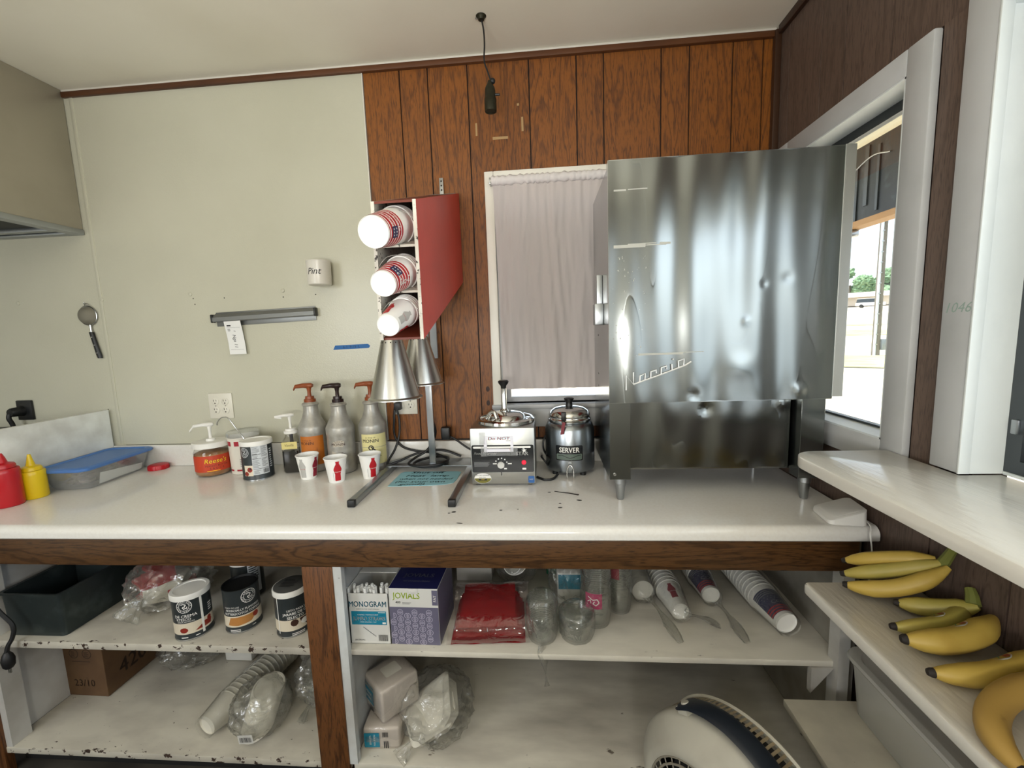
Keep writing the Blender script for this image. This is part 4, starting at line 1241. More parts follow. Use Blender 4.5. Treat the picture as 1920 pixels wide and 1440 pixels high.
print_on('sticker', its, ['sticker_olive', 'ink_white', 'ink_black', 'ink_yellow', 'sticker_blue'], fw, fp)
G().tube([(-.110, .110, .05), (-.17, .12, .075), (-.23, .13, .115), (-.26, .135, .125)], .0045, 8).build('power_cord', 'cord_black', fw)
G().box(-.285, -.245, .12, .15, .11, .165, .008).build('inline_plug', 'black_plastic', fw)

# ================================================================== round server warmer
sv = thing('round_warmer', 'round stainless topping warmer with domed lid and SERVER plate', 'food warmer', (0.090, -0.127, CT))
G().lathe([(0, .014), (.088, .014), (.0945, .018), (.096, .026), (.096, .168), (.0945, .172), (.0945, .176), (.086, .196), (.079, .200), (.079, .203), (0, .203)], 56).build('body', 'dark_steel', sv)
G().lathe([(.081, .2035), (.083, .206), (.083, .212), (.079, .216), (.078, .222), (.080, .226), (.078, .234), (.072, .243), (.055, .253), (.03, .258), (0, .259)], 52).build('lid', 'chrome', sv)
G().lathe([(0, .2585), (.014, .2585), (.0125, .268), (.013, .276), (.019, .284), (.0195, .288), (.012, .291), (0, .291)], 24).build('lid_knob', 'black_plastic', sv)
a0 = face_cam(.09, -.127)
M = R(math.degrees(a0) + 90, 'Z')
g = G().box(-.030, -.012, -.082, -.060, .215, .246, .002, M=M)
g.build('ladle_notch', 'black_plastic', sv)
mat('tag_red', '#7a2a32', 0.5)
G().prism([(-.034, .166), (-.022, .168), (-.014, .212), (-.026, .214)], .002, 0, M @ T(0, -.097, 0) @ R(90, 'X')).build('tag', 'tag_red', sv, 0)
fs = on_lathe(.0962, a0, .095)
its = [('p', rrect(-.056, -.030, .050, .028, .006), 0, 0), ('t', 'SERVER', .0275, -.003, .010, 1, 1, {'bold': .035, 'sx': .86}), ('p', rrect(-.052, -.026, .046, -.004, .004), 2, 1),
       ('p', stroke([(-.046, -.012), (-.03, -.009), (-.012, -.016), (.0, -.020), (.014, -.016), (.03, -.010), (.042, -.009)], .0022), 3, 2)]
print_on('name_plate', its, ['panel_black', 'ink_white', 'plate_green', 'ink_black'] if mat('plate_green', '#5d6b62', .4) else [], sv, fs, .006)
M2 = R(math.degrees(face_cam(.09, -.127, rad(0))) + 90, 'Z')
g = G().tube([(-.012, -.104, -.012 + .015), (-.012, -.104, .03), (-.006, -.102, .046), (0, -.1, .050), (.006, -.102, .046), (.012, -.104, .03), (.012, -.104, .003)], .0018, 6, M=M2)
g.tube([(-.007, -.098, .045), (-.006, -.099, .058), (0, -.099, .064), (.006, -.099, .058), (.007, -.098, .045)], .0014, 6, M=M2)
g.build('drain_clip', 'steel', sv)
for k in range(4):
    a = a0 + rad(40 + 90 * k)
    G().lathe([(.011, 0), (.011, .0145)], 12, 0, T(.075 * cos(a), .075 * sin(a), 0)).build('foot', 'black_plastic', sv)
G().tube([(-.086, -.035, .03), (-.100, -.05, .052), (-.112, -.02, .06), (-.112, .03, .05)], .004, 8).build('power_cord', 'cord_black', sv)
G().tube([(-.052, -.09, .012), (-.07, -.12, .006), (-.10, -.13, .0055), (-.130, -.10, .0055)], .0045, 8).build('power_cord', 'cord_black', sv)
G().tube([(-.094, .01, .06), (-.104, -.012, .09), (-.104, -.012, .12), (-.095, .0, .14)], .004, 8).build('side_handle', 'black_plastic', sv)
# the tear in the counter: dried chocolate drops
mat('syrup_drop', '#17100e', 0.35)
for i, (x, y, rx, ry, an) in enumerate([(.004, -.367, .006, .003, 0), (.100, -.438, .009, .0045, -12), (.037, -.463, .0045, .003, 0), (.036, -.496, .0075, .0045, 0), (-.149, -.515, .005, .003, 0), (-.096, -.508, .003, .002, 0), (-.296, -.527, .007, .0042, 8), (-.309, -.536, .004, .0026, 0), (-.262, -.606, .010, .0018, -8)]):
    o = G().lathe([(0, .0012), (.6, .0011), (.95, .0006), (1, .0002)], 14, 0, Matrix.Diagonal((rx, ry, 1, 1))).build('syrup_drop', 'syrup_drop', loc=(x, y, CT + .0001))
    o.rotation_euler.z = rad(an)
    tag(o, ['small dark syrup drop just left of the long streak', 'big syrup drop right of the streak near the dispenser foot', 'tiny syrup drop directly behind a larger one below the streak',
            'larger syrup drop nearest the counter front below the streak', 'syrup drop in front of the middle of the square food warmer', 'tiniest syrup drop, in front of the right side of the square warmer',
            'syrup drop in front of the right heat lamp foot', 'small syrup drop left of the one before the lamp foot', 'thin dark syrup smear on the front edge of the counter'][i], 'stain', 'dried syrup drops on the countertop')
o = G().tube([(.022, -.361, 0), (.045, -.370, 0), (.070, -.378, .0), (.088, -.388, 0), (.102, -.394, 0)], lambda t: .0022 + .0022 * t, 8, flat=.35).build('syrup_streak', 'syrup_drop', loc=(0, 0, CT + .0012))
tag(o, 'long dark syrup streak on the counter in front of the round warmer', 'stain')

# ================================================================== curtain
mat_c = bpy.data.materials.new('curtain_cloth'); mat_c.use_nodes = True
_n = mat_c.node_tree; _n.nodes.clear()
_o = _n.nodes.new('ShaderNodeOutputMaterial'); _m = _n.nodes.new('ShaderNodeMixShader'); _d = _n.nodes.new('ShaderNodeBsdfDiffuse'); _t = _n.nodes.new('ShaderNodeBsdfTranslucent')
_d.inputs[0].default_value = C('#cbc4c2'); _t.inputs[0].default_value = C('#b3a7a6'); _m.inputs[0].default_value = 0.22
_n.links.new(_d.outputs[0], _m.inputs[1]); _n.links.new(_t.outputs[0], _m.inputs[2]); _n.links.new(_m.outputs[0], _o.inputs[0])
MATS['curtain_cloth'] = mat_c
cu = thing('curtain', 'grey fabric curtain on a rod over the back window', 'curtain', (0.0, -0.048, 2.040))
def cf(u, v):
    x = -.185 + .66 * u
    amp = .004 + .006 * min(1, v * 1.4)
    q = noise.noise(Vector((u * 13 + 1.6 * v, v * 1.3, 1.5))) + .55 * noise.noise(Vector((u * 31 - 2.5 * v, v * 2.2, 7.1)))
    y = .009 * q * (0.45 + v) + .0025 * sin(u * 120) * max(0, 1 - v * 3.5) + .004 * noise.noise(Vector((u * 55 + v * 9, v * 6 - u * 14, 4))) * (.4 + .6 * sin(v * pi))
    inset = .012 * sin(min(1, v) * pi * .5)
    return Vector((x + inset * (1 - 2 * u), y, -.006 - .806 * v))
G().grid(120, 40, cf).build('cloth', 'curtain_cloth', cu, 60)
mat('curtain_backlit', '#d9d4d2', 0.8)  # rod sleeve cloth: daylight shining through is put into this paler colour
def sleeve(i, k, n=14):
    u = i / 110
    rr_ = .0175 + .0022 * sin(u * 170 + 3 * sin(u * 23)) + .0018 * noise.noise(Vector((u * 60, k * .9, 0)))
    a = 2 * pi * k / n
    return Vector((-.19 + .67 * u, rr_ * .9 * cos(a), .008 + rr_ * sin(a) + .004 * sin(k * 1.3 + u * 200) * .4))
G().loft([[sleeve(i, k) for k in range(14)] for i in range(111)]).build('rod_sleeve', 'curtain_backlit', cu, 60)
G().tube([(-.200, 0, .008), (.500, 0, .008)], .006, 10, n=1).build('rod', 'white_plastic', cu)
for x in (-.198, .492):
    G().box(x, x + .006, -.006, .028, -.004, .02, .001).build('bracket', 'tin', cu)
# ================================================================== milk dispenser
mat('brushed_sheet', '#868a89', 0.21, 1.0, aniso=0.75)
mat('flange_sheet', '#c0c2c1', 0.45, 1.0)
mat('sheet_side', '#a5a7a6', 0.17, 1.0)
mat('residue', '#adaca3', 0.7)
md = thing('milk_dispenser', 'big dented stainless steel bulk milk dispenser on four conical feet', 'dispenser', (0.516, -0.25, CT))
mo = -md.location
g = G()
g.box(.197, .205, -.452, -.080, .985, 1.930).box(.828, .836, -.452, -.080, .985, 1.930)
g.box(.205, .828, -.088, -.080, .985, 1.930).box(.205, .828, -.452, -.088, 1.922, 1.930).box(.205, .828, -.40, -.088, 1.00, 1.008)
g.build('cabinet_shell', 'sheet_side', md, 0, mo)
def lower(u, v):
    x = .266 + .492 * u; z = 1.008 + .240 * v
    y = -.412 + .0018 * sin(u * 17 + 1.2 * v) + .0011 * sin(u * 31 - 2 * v)
    for cx, cz, a, s in ((.505, 1.20, .004, .012), (.735, 1.215, -.005, .014)):
        y += a * math.exp(-((x - cx) ** 2 + (z - cz) ** 2) / (2 * s * s))
    return Vector((x, y, z))
G().grid(70, 24, lower, thick=.002).build('lower_panel', 'brushed_sheet', md, 60, mo)
g = G().box(.197, .262, -.456, -.450, .985, 1.250, .001).box(.258, .262, -.451, -.405, .985, 1.250)
g.build('corner_post', 'brushed_sheet', md, 0, mo)
G().lathe([(0, .002), (.005, .001), (.005, 0)], 12, 0, T(.212, -.456, 1.003) @ R(90, 'X')).build('screw', 'steel', md, 38, mo)
g = G().box(.768, .836, -.456, -.450, .985, 1.250, .001).box(.768, .772, -.451, -.405, .985, 1.250)
g.build('corner_post', 'brushed_sheet', md, 0, mo)
dents = [(.578, 1.335, -.004, .024), (.587, 1.47, -.0016, .008), (.635, 1.575, .0018, .007), (.700, 1.59, .0012, .009), (.445, 1.255, .003, .012), (.745, 1.262, -.004, .012), (.592, 1.55, .0016, .06), (.53, 1.36, -.0018, .05)]
def lidf(u, v):
    x = .194 + .644 * u; z = 1.236 + .702 * v
    y = -.4785
    e = min(1, u * 12) * min(1, (1 - u) * 12)
    y += e * (.0017 * sin(x * 38 + .7 * sin(z * 6)) + .0011 * sin(x * 67 + 1.1 * sin(z * 4 + 1)) + .0006 * sin(x * 21 + z * 9) + .0012 * noise.noise(Vector((x * 11, 3, z * 3.2))))
    for cx, cz, a, s in dents:
        y += a * math.exp(-((x - cx) ** 2 + (z - cz) ** 2) / (2 * s * s))
    return Vector((x, y, z))
door = G().grid(150, 110, lidf).build('door', 'brushed_sheet', md, 60, mo)
g = G().box(.193, .196, -.478, -.453, 1.235, 1.939).box(.194, .838, -.478, -.453, 1.9375, 1.9395).box(.194, .838, -.477, -.453, 1.2345, 1.2365)
g.build('door_edge', 'sheet_side', door, 0)
G().box(.837, .866, -.480, -.477, 1.242, 1.941, .0008).build('door_flange', 'flange_sheet', door, 0)
mat('script_alu', '#e8e8e6', 0.42, 0.5)
# raised script
def PX(cx, cy):
    px, py = 1080 + cx / 3.43, 640 + cy / 3.43
    return Vector((.236 + (px - 1168) * .00156, -.4815, 1.277 - (py - 730) * .00160))
g = G()
for p in ([(318, 312), (318, 215), (366, 276), (366, 197)], [(366, 276), (440, 250), (520, 224), (600, 196), (700, 160), (736, 138)], [(440, 250), (442, 206), (408, 222), (406, 262)],
          [(478, 238), (478, 196), (514, 186), (514, 206)], [(545, 214), (545, 172), (580, 162), (580, 182)], [(615, 190), (612, 150)], [(688, 160), (690, 120), (654, 132), (656, 172)]):
    g.tube([PX(*q) for q in p], 0.0024, 6, n=1)
g.ball(PX(621, 120), .0028, 1)
g.build('raised_script', 'script_alu', door, 38, None)
q = [('p', [rect(.209, 1.694, .300, 1.703), rect(.340, 1.700, .372, 1.706), rect(.250, 1.703, .330, 1.7055), rect(.300, 1.698, .36, 1.7005)], 0, 0), ('p', [rect(.210, 1.853, .245, 1.858), rect(.25, 1.855, .305, 1.858)], 0, 0), ('p', [rect(.279, 1.379, .41, 1.385), rect(.40, 1.384, .47, 1.386)], 0, 0)]
rn = random.Random(5)
for k in range(46):
    a, b, w = rn.uniform(.205, .30), rn.uniform(1.36, 1.68), rn.uniform(.001, .004)
    q.append(('p', [(a, b), (a + w, b + w * .3), (a + w * .5, b + w * rn.uniform(.6, 2.5))], 0, 0))
fl_ = lambda u, v, n: Vector((u, lidf((u - .194) / .644, (v - 1.236) / .702).y - n, v))
for it in q[:3]:
    for P in it[1]:
        print_on('adhesive_residue', [('p', [P], 0, 0)], ['residue'], door, fl_, .02)
print_on('scuff_marks', q[3:], ['residue'], door, fl_, .02)['kind'] = 'stuff'
g = G()
for x in (.234, .802):
    for y in (-.428, -.105):
        g2 = G().lathe([(0, .074), (.018, .074), (.0185, .055), (.0165, .053), (.0115, .004), (.010, 0), (0, 0)], 24, 0, T(x, y, CT + .0005)).build('foot', 'alu', md, 38, mo)
G().box(.178, .1968, -.320, -.300, 1.500, 1.640, .002).box(.168, .1968, -.345, -.290, 1.475, 1.545, .003).build('door_latch', 'alu', md, 38, mo)
g = G()
for z in (1.44, 1.30, 1.255, 1.235, 1.20):
    g.lathe([(.004, 0), (0, .001)], 10, 0, T(.197, -.20, z) @ R(-90, 'Y'))
g.build('rivet', 'groove', md, 0, mo)

# ================================================================== card reader stand
t = thing('card_reader', 'white wedge shaped card reader on the right end of the counter', 'card reader', (0.812, -0.575, CT), (0, 0, -8))
G().loft([rr(.044, .050, .014, .001), rr(.047, .053, .015, .004)] + [[(x, y, .012 + (x + .047) / .094 * .034) for x, y, z in rr(.046, .052, .015, 0)], [(x, y, .0135 + (x + .047) / .094 * .034) for x, y, z in rr(.043, .049, .014, 0)]]).build('body', 'white_plastic', t)
G().loft([[(x, y, .0137 + (x + .047) / .094 * .034) for x, y, z in rr(.036, .042, .010, 0)], [(x, y, .0142 + (x + .047) / .094 * .034) for x, y, z in rr(.035, .041, .010, 0)]]).build('touch_face', 'white_plastic', t)
t2 = t
G().tube([(.046, -.01, .020), (.052, -.03, .010), (.050, -.055, .003), (.040, -.074, -.012), (.044, -.078, -.06), (.042, -.078, -.13), (.045, -.074, -.30)], .0020, 6).build('cable', 'white_plastic', t)

# ================================================================== hanging lamp socket
mat('old_brass', '#2e2c1e', 0.5, 0.6)
t = thing('hanging_socket', 'empty lamp socket hanging by a black cord from the ceiling', 'lamp', (-0.165, -0.204, 2.225))
G().lathe([(0, .004), (.015, .004), (.020, .0), (.021, .004), (.021, .040), (.0185, .044), (.0185, .066), (.016, .078), (.009, .090), (.006, .100), (0, .100)], 24).build('socket_shell', 'old_brass', t)
G().tube([(.018, -.004, .052), (.034, -.006, .050)], .004, 8, n=1).build('switch_key', 'black_plastic', t)
G().ball((.010, 0, .098), .010, 2).build('cord_knot', 'cord_black', t)
G().tube([(.004, 0, .100), (-.006, 0, .130), (-.016, 0, .165), (-.013, 0, .215), (-.014, 0, .260), (-.021, 0, .302)], .0028, 8).build('cord', 'cord_black', t)
G().lathe([(0, .012), (.010, .012), (.013, .004), (.018, 0)], 16, 0, T(-.021, 0, .3045) @ R(180, 'X')).build('ceiling_cap', 'old_brass', t)
G().tube([(-.035, -.002, .302), (-.04, -.004, .296), (-.03, -.002, .294)], .0015, 6).build('wire_end', 'tin', t)

# ================================================================== bananas
mat('banana_skin', '#b99d48', 0.5, vary=(14, '#a98a3a', 0.45, 0.75))
mat('banana_green', '#a8984a', 0.5, vary=(14, '#968f42', 0.40, 0.75))
mat('banana_ripe', '#ad8c48', 0.5, vary=(16, '#5a3c1c', 0.60, 0.74))
mat('banana_tip', '#1d1611', 0.7)
mat('banana_stem', '#6f7436', 0.6)
mat('sticker_white', '#d9dbd6', 0.45)
mat('sticker_green', '#3c7a5a', 0.45)
def bez(p0, p1, p2, n=16):
    p0, p1, p2 = Vector(p0), Vector(p1), Vector(p2)
    return [p0 * (1 - t) ** 2 + p1 * 2 * t * (1 - t) + p2 * t * t for t in [i / n for i in range(n + 1)]]
def banana(parent, tip, mid, stem, r=.018, m='banana_skin', sticker=None):
    o = parent.location
    P = bez(Vector(tip) - o, Vector(mid) - o, Vector(stem) - o)
    def rad_(t):
        if t < .10: return r * (.36 + .40 * (t / .10))
        if t < .25: return r * (.76 + .24 * (t - .10) / .15)
        if t < .75: return r
        return r * (1 - .66 * ((t - .75) / .25) ** 1.3)
    rings = []
    up = Vector((0, 0, 1))
    for i, p in enumerate(P):
        d = (P[min(i + 1, 16)] - P[max(i - 1, 0)]).normalized()
        a = d.cross(up).normalized(); b = a.cross(d)
        q = rad_(i / 16)
        rings.append([p + (a * cos(2 * pi * k / 15) + b * sin(2 * pi * k / 15)) * q * (1 + .035 * cos(5 * 2 * pi * k / 15)) for k in range(15)])
    bn = G().loft(rings).build('banana', m, parent, 60)
    d = (P[0] - P[1]).normalized()
    a = d.orthogonal().normalized(); b = a.cross(d)
    G().loft([[P[0] + d * q + (a * cos(2 * pi * k / 9) + b * sin(2 * pi * k / 9)) * w for k in range(9)] for q, w in ((-.003, r * .44), (.003, r * .40), (.007, r * .30))]).build('tip', 'banana_tip', bn)
    if sticker:
        i = int(sticker * 16)
        d = (P[i + 1] - P[i - 1]).normalized(); a = d.cross(up).normalized(); b = a.cross(d)
        c, q = P[i], rad_(i / 16) * 1.012
        def fs_(u, v, n, c=c, d=d, a=a, b=b, q=q):
            # wrapped across the skin, turned towards the room
            an = rad(125) + v / q
            return c + d * u + (a * cos(an) + b * sin(an)) * (q + n)
        print_on('sticker', [('p', [(.016 * cos(t_ * pi / 9), .011 * sin(t_ * pi / 9)) for t_ in range(18)], 1, 0), ('p', [(.016 * cos(t_ * pi / 9), .011 * sin(t_ * pi / 9)) for t_ in range(5, 14)], 0, 1),
                             ('p', stroke([(-.010, -.004), (-.004, .003), (-.010, .004)], .002) , 2, 2), ('p', rect(.001, -.006, .013, .002), 3, 2)],
                 ['sticker_white', 'sticker_white', 'sticker_green', 'photo_red'], bn, fs_)
    return bn
BZ = .8102
b1 = thing('banana_bunch', 'bunch of four greenish yellow bananas at the far end of the shelf', 'bananas', (0.80, -0.78, BZ), (0, 0, 0), 'banana bunches on the wall shelf')
banana(b1, (.742, -.712, .862), (.800, -.770, .905), (.862, -.815, .925), .0165, 'banana_skin')
banana(b1, (.722, -.738, .842), (.800, -.790, .880), (.866, -.830, .925), .0165, 'banana_green')
banana(b1, (.706, -.772, .834), (.785, -.835, .842), (.866, -.842, .920), .0185, 'banana_skin')
banana(b1, (.772, -.836, .832), (.836, -.872, .838), (.872, -.905, .872), .0185, 'banana_green')
G().tube([(.066, -.045, .105), (.068, -.055, .13), (.066, -.07, .16)], lambda t: .012 - .004 * t, 9).build('crown', 'banana_stem', b1)
b2 = thing('banana_bunch', 'pair of yellow bananas with stickers in the middle of the shelf', 'bananas', (0.80, -0.93, BZ), (0, 0, 0), 'banana bunches on the wall shelf')
banana(b2, (.702, -.918, .834), (.800, -.940, .838), (.872, -.880, .860), .0175, 'banana_green', .52)
banana(b2, (.690, -.960, .838), (.790, -.990, .842), (.866, -.940, .872), .0230, 'banana_skin', .62)
G().tube([(.066, .030, .062), (.072, .04, .075), (.076, .05, .085)], lambda t: .013 - .004 * t, 9).build('crown', 'banana_stem', b2)
b3 = thing('banana_bunch', 'ripe spotted bananas at the near end of the shelf', 'bananas', (0.78, -1.08, BZ), (0, 0, 0), 'banana bunches on the wall shelf')
banana(b3, (.676, -1.036, .832), (.780, -1.060, .834), (.866, -1.020, .866), .0195, 'banana_skin', .66)
banana(b3, (.648, -1.212, .832), (.650, -1.085, .834), (.862, -1.080, .870), .0205, 'banana_ripe')
G().tube([(.082, .060, .056), (.084, .03, .066), (.080, .0, .058)], lambda t: .014, 9).build('crown', 'banana_stem', b3)

# ================================================================== clear bin on the low board
mat_film('bin_plastic', '#f4f4f4', 0.48, 0.03, 0.25, '#e8e6de', wrinkle=None)
t = thing('clear_bin', 'cloudy clear plastic bin standing on the low shelf under the bananas', 'bin', (0.822, -0.98, .4504))
G().loft([rr(.040, .255, .03, .002, 7), rr(.046, .265, .035, .010, 7), rr(.052, .285, .04, .135, 7), rr(.058, .292, .045, .140, 7), rr(.059, .293, .045, .146, 7)], 0, False).build('bin_wall', 'bin_plastic', t)
G().loft([rr(.062, .296, .048, .1462, 7), rr(.064, .298, .05, .150, 7), rr(.060, .294, .045, .156, 7), rr(.045, .27, .04, .157, 7), rr(.04, .26, .035, .150, 7)], 0, True).build('bin_lid', 'bin_plastic', t)

# ================================================================== floor fan
mat('fan_white', '#b9b6aa', 0.42, vary=(8, '#a5a094', 0.45, 0.8))
mat('fan_beige', '#a3947a', 0.6, vary=(12, '#7d6f58', 0.4, 0.7))
mat('fan_navy', '#1b222c', 0.4)
mat('fan_grille', '#8d877a', 0.5)
mat('fan_dark', '#2a2826', 0.8)  # dark tone of the blades and the shroud behind them
fan = thing('floor_fan', 'round cream floor fan with navy carry handle in front of the cabinet', 'fan', (0.415, -0.865, 0.0))
dv, nv = Vector((.544, -.839, 0)), Vector((-.839, -.544, 0))
FM = T(0, 0, .272) @ Matrix(((dv.x, 0, nv.x, 0), (dv.y, 0, nv.y, 0), (0, 1, 0, 0), (0, 0, 0, 1)))    # local: x along, y up, z towards the front
G().lathe([(.172, .085), (.182, .088), (.196, .080), (.226, .052), (.240, .040), (.246, .030), (.247, .004), (.242, -.002), (.232, -.002), (.232, .025), (.19, .06), (.172, .075), (.172, .085)], 72, 0, FM).build('front_housing', 'fan_white', fan, 50)
g = G().lathe([(.240, -.004), (.244, -.008), (.243, -.014), (.238, -.014), (.236, -.006), (.240, -.004)], 72, 0, FM)
g.lathe([(.226, -.084), (.240, -.082), (.244, -.076), (.240, -.071), (.230, -.072), (.226, -.084)], 72, 0, FM)
back = g.build('rear_rim', 'fan_white', fan)
for k in range(112):
    a = 2 * pi * k / 112
    if sin(a) < -.35: continue
    o = G().loft([[(r_ * cos(a + s / r_), r_ * sin(a + s / r_), z_ + e) for s, e in ((-.0032, 0), (.0032, 0), (.0032, .001), (-.0032, .001))] for r_, z_ in ((.2425, -.010), (.2435, -.030), (.242, -.050), (.239, -.068), (.237, -.074))], M=FM)
    o.build('vent_rib', 'fan_beige', fan, 0)
G().lathe([(.228, -.012), (.226, -.05), (.222, -.070), (0, -.076)], 48, 0, FM).build('rear_shroud', 'fan_dark', fan)
g = G()
for k in range(11):
    r_ = .022 + .0148 * k
    z_ = .082 - .030 * (1 - (r_ / .18) ** 2) * -.4
    g.tube([(r_ * cos(2 * pi * m / 30), r_ * sin(2 * pi * m / 30), z_) for m in range(30)], .0028, 6, n=1, closed=True, M=FM)
for k in range(36):
    a = 2 * pi * k / 36
    g.tube([(r_ * cos(a + .5 * (1 - r_ / .17)), r_ * sin(a + .5 * (1 - r_ / .17)), .079 + .030 * .4 * (1 - (r_ / .18) ** 2)) for r_ in (.03, .075, .12, .174)], .0018, 4, n=1, M=FM)
g.lathe([(0, .100), (.026, .098), (.030, .09), (.030, .08)], 24, 0, FM)
g.build('front_grille', 'fan_grille', fan)
g = G()
for k in range(5):
    a0_ = 2 * pi * k / 5
    g.grid(6, 8, lambda u, v: Vector(((.03 + .125 * v) * cos(a0_ + (u - .5) * 1.0 + .3 * v), (.03 + .125 * v) * sin(a0_ + (u - .5) * 1.0 + .3 * v), .02 + .03 * (u - .5))), M=FM, thick=.002)
g.lathe([(0, .04), (.032, .036), (.034, .0), (.034, -.03)], 24, 0, FM)
g.build('fan_blades', 'fan_dark', fan)
# carry handle bowed along the rim
def hrow(t):
    a = pi / 2 + (t - .5) * rad(-62)
    e = abs(t - .5) * 2
    w0 = (.029 + .005 * max(0, (e - .72) / .28) ** .7) if e < .97 else .028
    zc = .008 + .004 * e
    out = []
    lift = .268 - .012 * e ** 2
    for k in range(12):
        b_ = 2 * pi * k / 12
        r_ = lift + .0065 * sin(b_)
        out.append((r_ * cos(a), r_ * sin(a), zc + w0 * cos(b_)))
    return out
hd_ = G().loft([hrow(i / 28) for i in range(29)], M=FM).build('handle', 'fan_navy', fan, 50)
for s in (-1, 1):
    a = pi / 2 + s * rad(27)
    G().lathe([(0, .004), (.009, .004), (.0105, .001), (.0105, 0)], 18, 0, FM @ T(.264 * cos(a), .264 * sin(a), .018) @ R(math.degrees(a) - 90, 'Z') @ R(-90, 'X')).build('button', 'fan_white', hd_)
    G().loft([[((.245 + .016 * q) * cos(a + w / .25), (.245 + .016 * q) * sin(a + w / .25), .016 + h) for w, h in ((-.016, -.018), (.016, -.018), (.016, .020), (-.016, .020))] for q in (0, 1)], M=FM).build('handle_mount', 'fan_white', hd_)
g = G()
for s in (-1, 1):
    g.box(-.025, .025, -.272, -.238, -.06, .075, .006, M=FM @ R(s * 28, 'Z') @ T(0, 0, 0))
g.box(-.16, .16, -.2715, -.255, -.07, .08, .005, M=FM)
g.build('base_feet', 'fan_white', fan)
# plug hanging at the left front of the cabinet
t = thing('hanging_plug', 'black cord end with plug hanging at the left front of the cabinet', 'plug', (-1.772, -0.640, 0.43))
G().lathe([(0, 0), (.010, 0), (.015, .008), (.017, .030), (.013, .045), (.007, .055), (0, .056)], 18).build('plug_body', 'cord_black', t)
G().tube([(0, 0, .054), (.004, .004, .075), (.014, .012, .10), (.016, .016, .14), (-.02, .010, .20), (-.06, .004, .30), (-.08, .003, .335)], .006, 8).build('cord', 'cord_black', t)
G().box(-.004, -.002, -.002, .002, -.018, .001).box(.002, .004, -.002, .002, -.018, .001).build('prongs', 'steel', t)
# ================================================================== stores on the cabinet shelves
ZL, ZR, ZB = .5027, .4887, .1030
mat_film('bag_film', '#f8f8f6', 0.06, 0.06, 0.08, '#dedcd6', wrinkle=(22, 1.0))
mat_film('bag_cloudy', '#f4f4f0', 0.16, 0.08, 0.12, '#d8d5cc', wrinkle=(20, 1.0))
mat_film('wrap_thin', '#f8f4f4', 0.02, 0.05, 0.07, '#dedcd6', wrinkle=(14, 1.0))
mat_film('clear_cup', '#f6f8f6', 0.05, 0.08, 0.08, '#d6d6d0', wrinkle=None)
mat('foam_white', '#dcd8cc', 0.6)
mat('cardboard', '#63492f', 0.7, vary=(10, '#553c25', 0.4, 0.7))
mat('teal_print', '#177f9c', 0.45)
mat('carton_white', '#d6d5d0', 0.55)
mat('violet', '#67647a', 0.5)
mat('violet_line', '#b6b2c6', 0.5)
mat('navy_card', '#1d1f4d', 0.4)
mat('lime_print', '#a9c420', 0.45)
mat('magenta', '#b3195e', 0.45)
mat('red_film', '#a00a16', 0.22, spec=0.6, bump=(35, .5))
mat('pan_dark', '#3a4242', 0.32, 0.6, vary=(9, '#5a6462', 0.55, 0.75))

t = thing('steel_pan', 'deep dark steel pan at the left end of the upper shelf', 'pan', (-1.728, -0.400, ZL))
def pan(hx, hy, z): return rr(hx, hy, .012, z, 3)
G().loft([pan(.104, .186, .001), pan(.107, .190, .150), pan(.114, .197, .151), pan(.114, .197, .155), pan(.104, .188, .154), pan(.096, .178, .006), pan(.05, .1, .004)], 0, True).build('pan_body', 'pan_dark', t)
G().box(-.085, .085, .02, .17, .05, .158, .004).build('inner_divider', 'pan_dark', t)

def film_bag(parent, c, sz, seed, mtl='bag_film', name='plastic_bag', tail=None, jit=.20, fr=2.2, sub=5):
    g = G().ball(c, 1.0, sub, 0, sz, jit, fr, seed, .0015, True)
    if tail:
        a, b, w = Vector(tail[0]), Vector(tail[1]), tail[2]
        d = (b - a)
        s = d.orthogonal().normalized(); s2 = d.cross(s).normalized()
        rings = []
        for i in range(9):
            q = i / 8
            ww = w * (.25 + .75 * q ** 1.5) * (1 if i < 8 else .85)
            rings.append([a + d * q + (s * cos(2 * pi * k / 14) + s2 * sin(2 * pi * k / 14) * .45) * ww * (1 + .3 * sin(k * 4.1 + seed + q * 3)) for k in range(14)])
        g.loft(rings)
    return g.build(name, mtl, parent, 60)
t = thing('knotted_bag', 'knotted clear plastic bag with red packets beside the steel pan', 'bag', (-1.420, -0.400, ZL))
g = G()
rn = random.Random(8)
for i in range(7):
    g.box(-.05, .05, -.035, .035, -.008, .008, .004, M=T(rn.uniform(-.06, .06), rn.uniform(-.03, .08), .03 + .016 * i) @ R(rn.uniform(0, 180), 'Z') @ R(rn.uniform(-25, 25), 'X'))
g.build('contents', 'red_plastic', t)
G().box(-.07, .06, -.04, .07, .02, .10, .02, M=R(25, 'Z')).build('contents', 'foam_white', t)
film_bag(t, (0, .02, .085), (.125, .125, .092), 3.1, 'bag_cloudy', tail=((0, -.10, .09), (-.03, -.148, .035), .045))

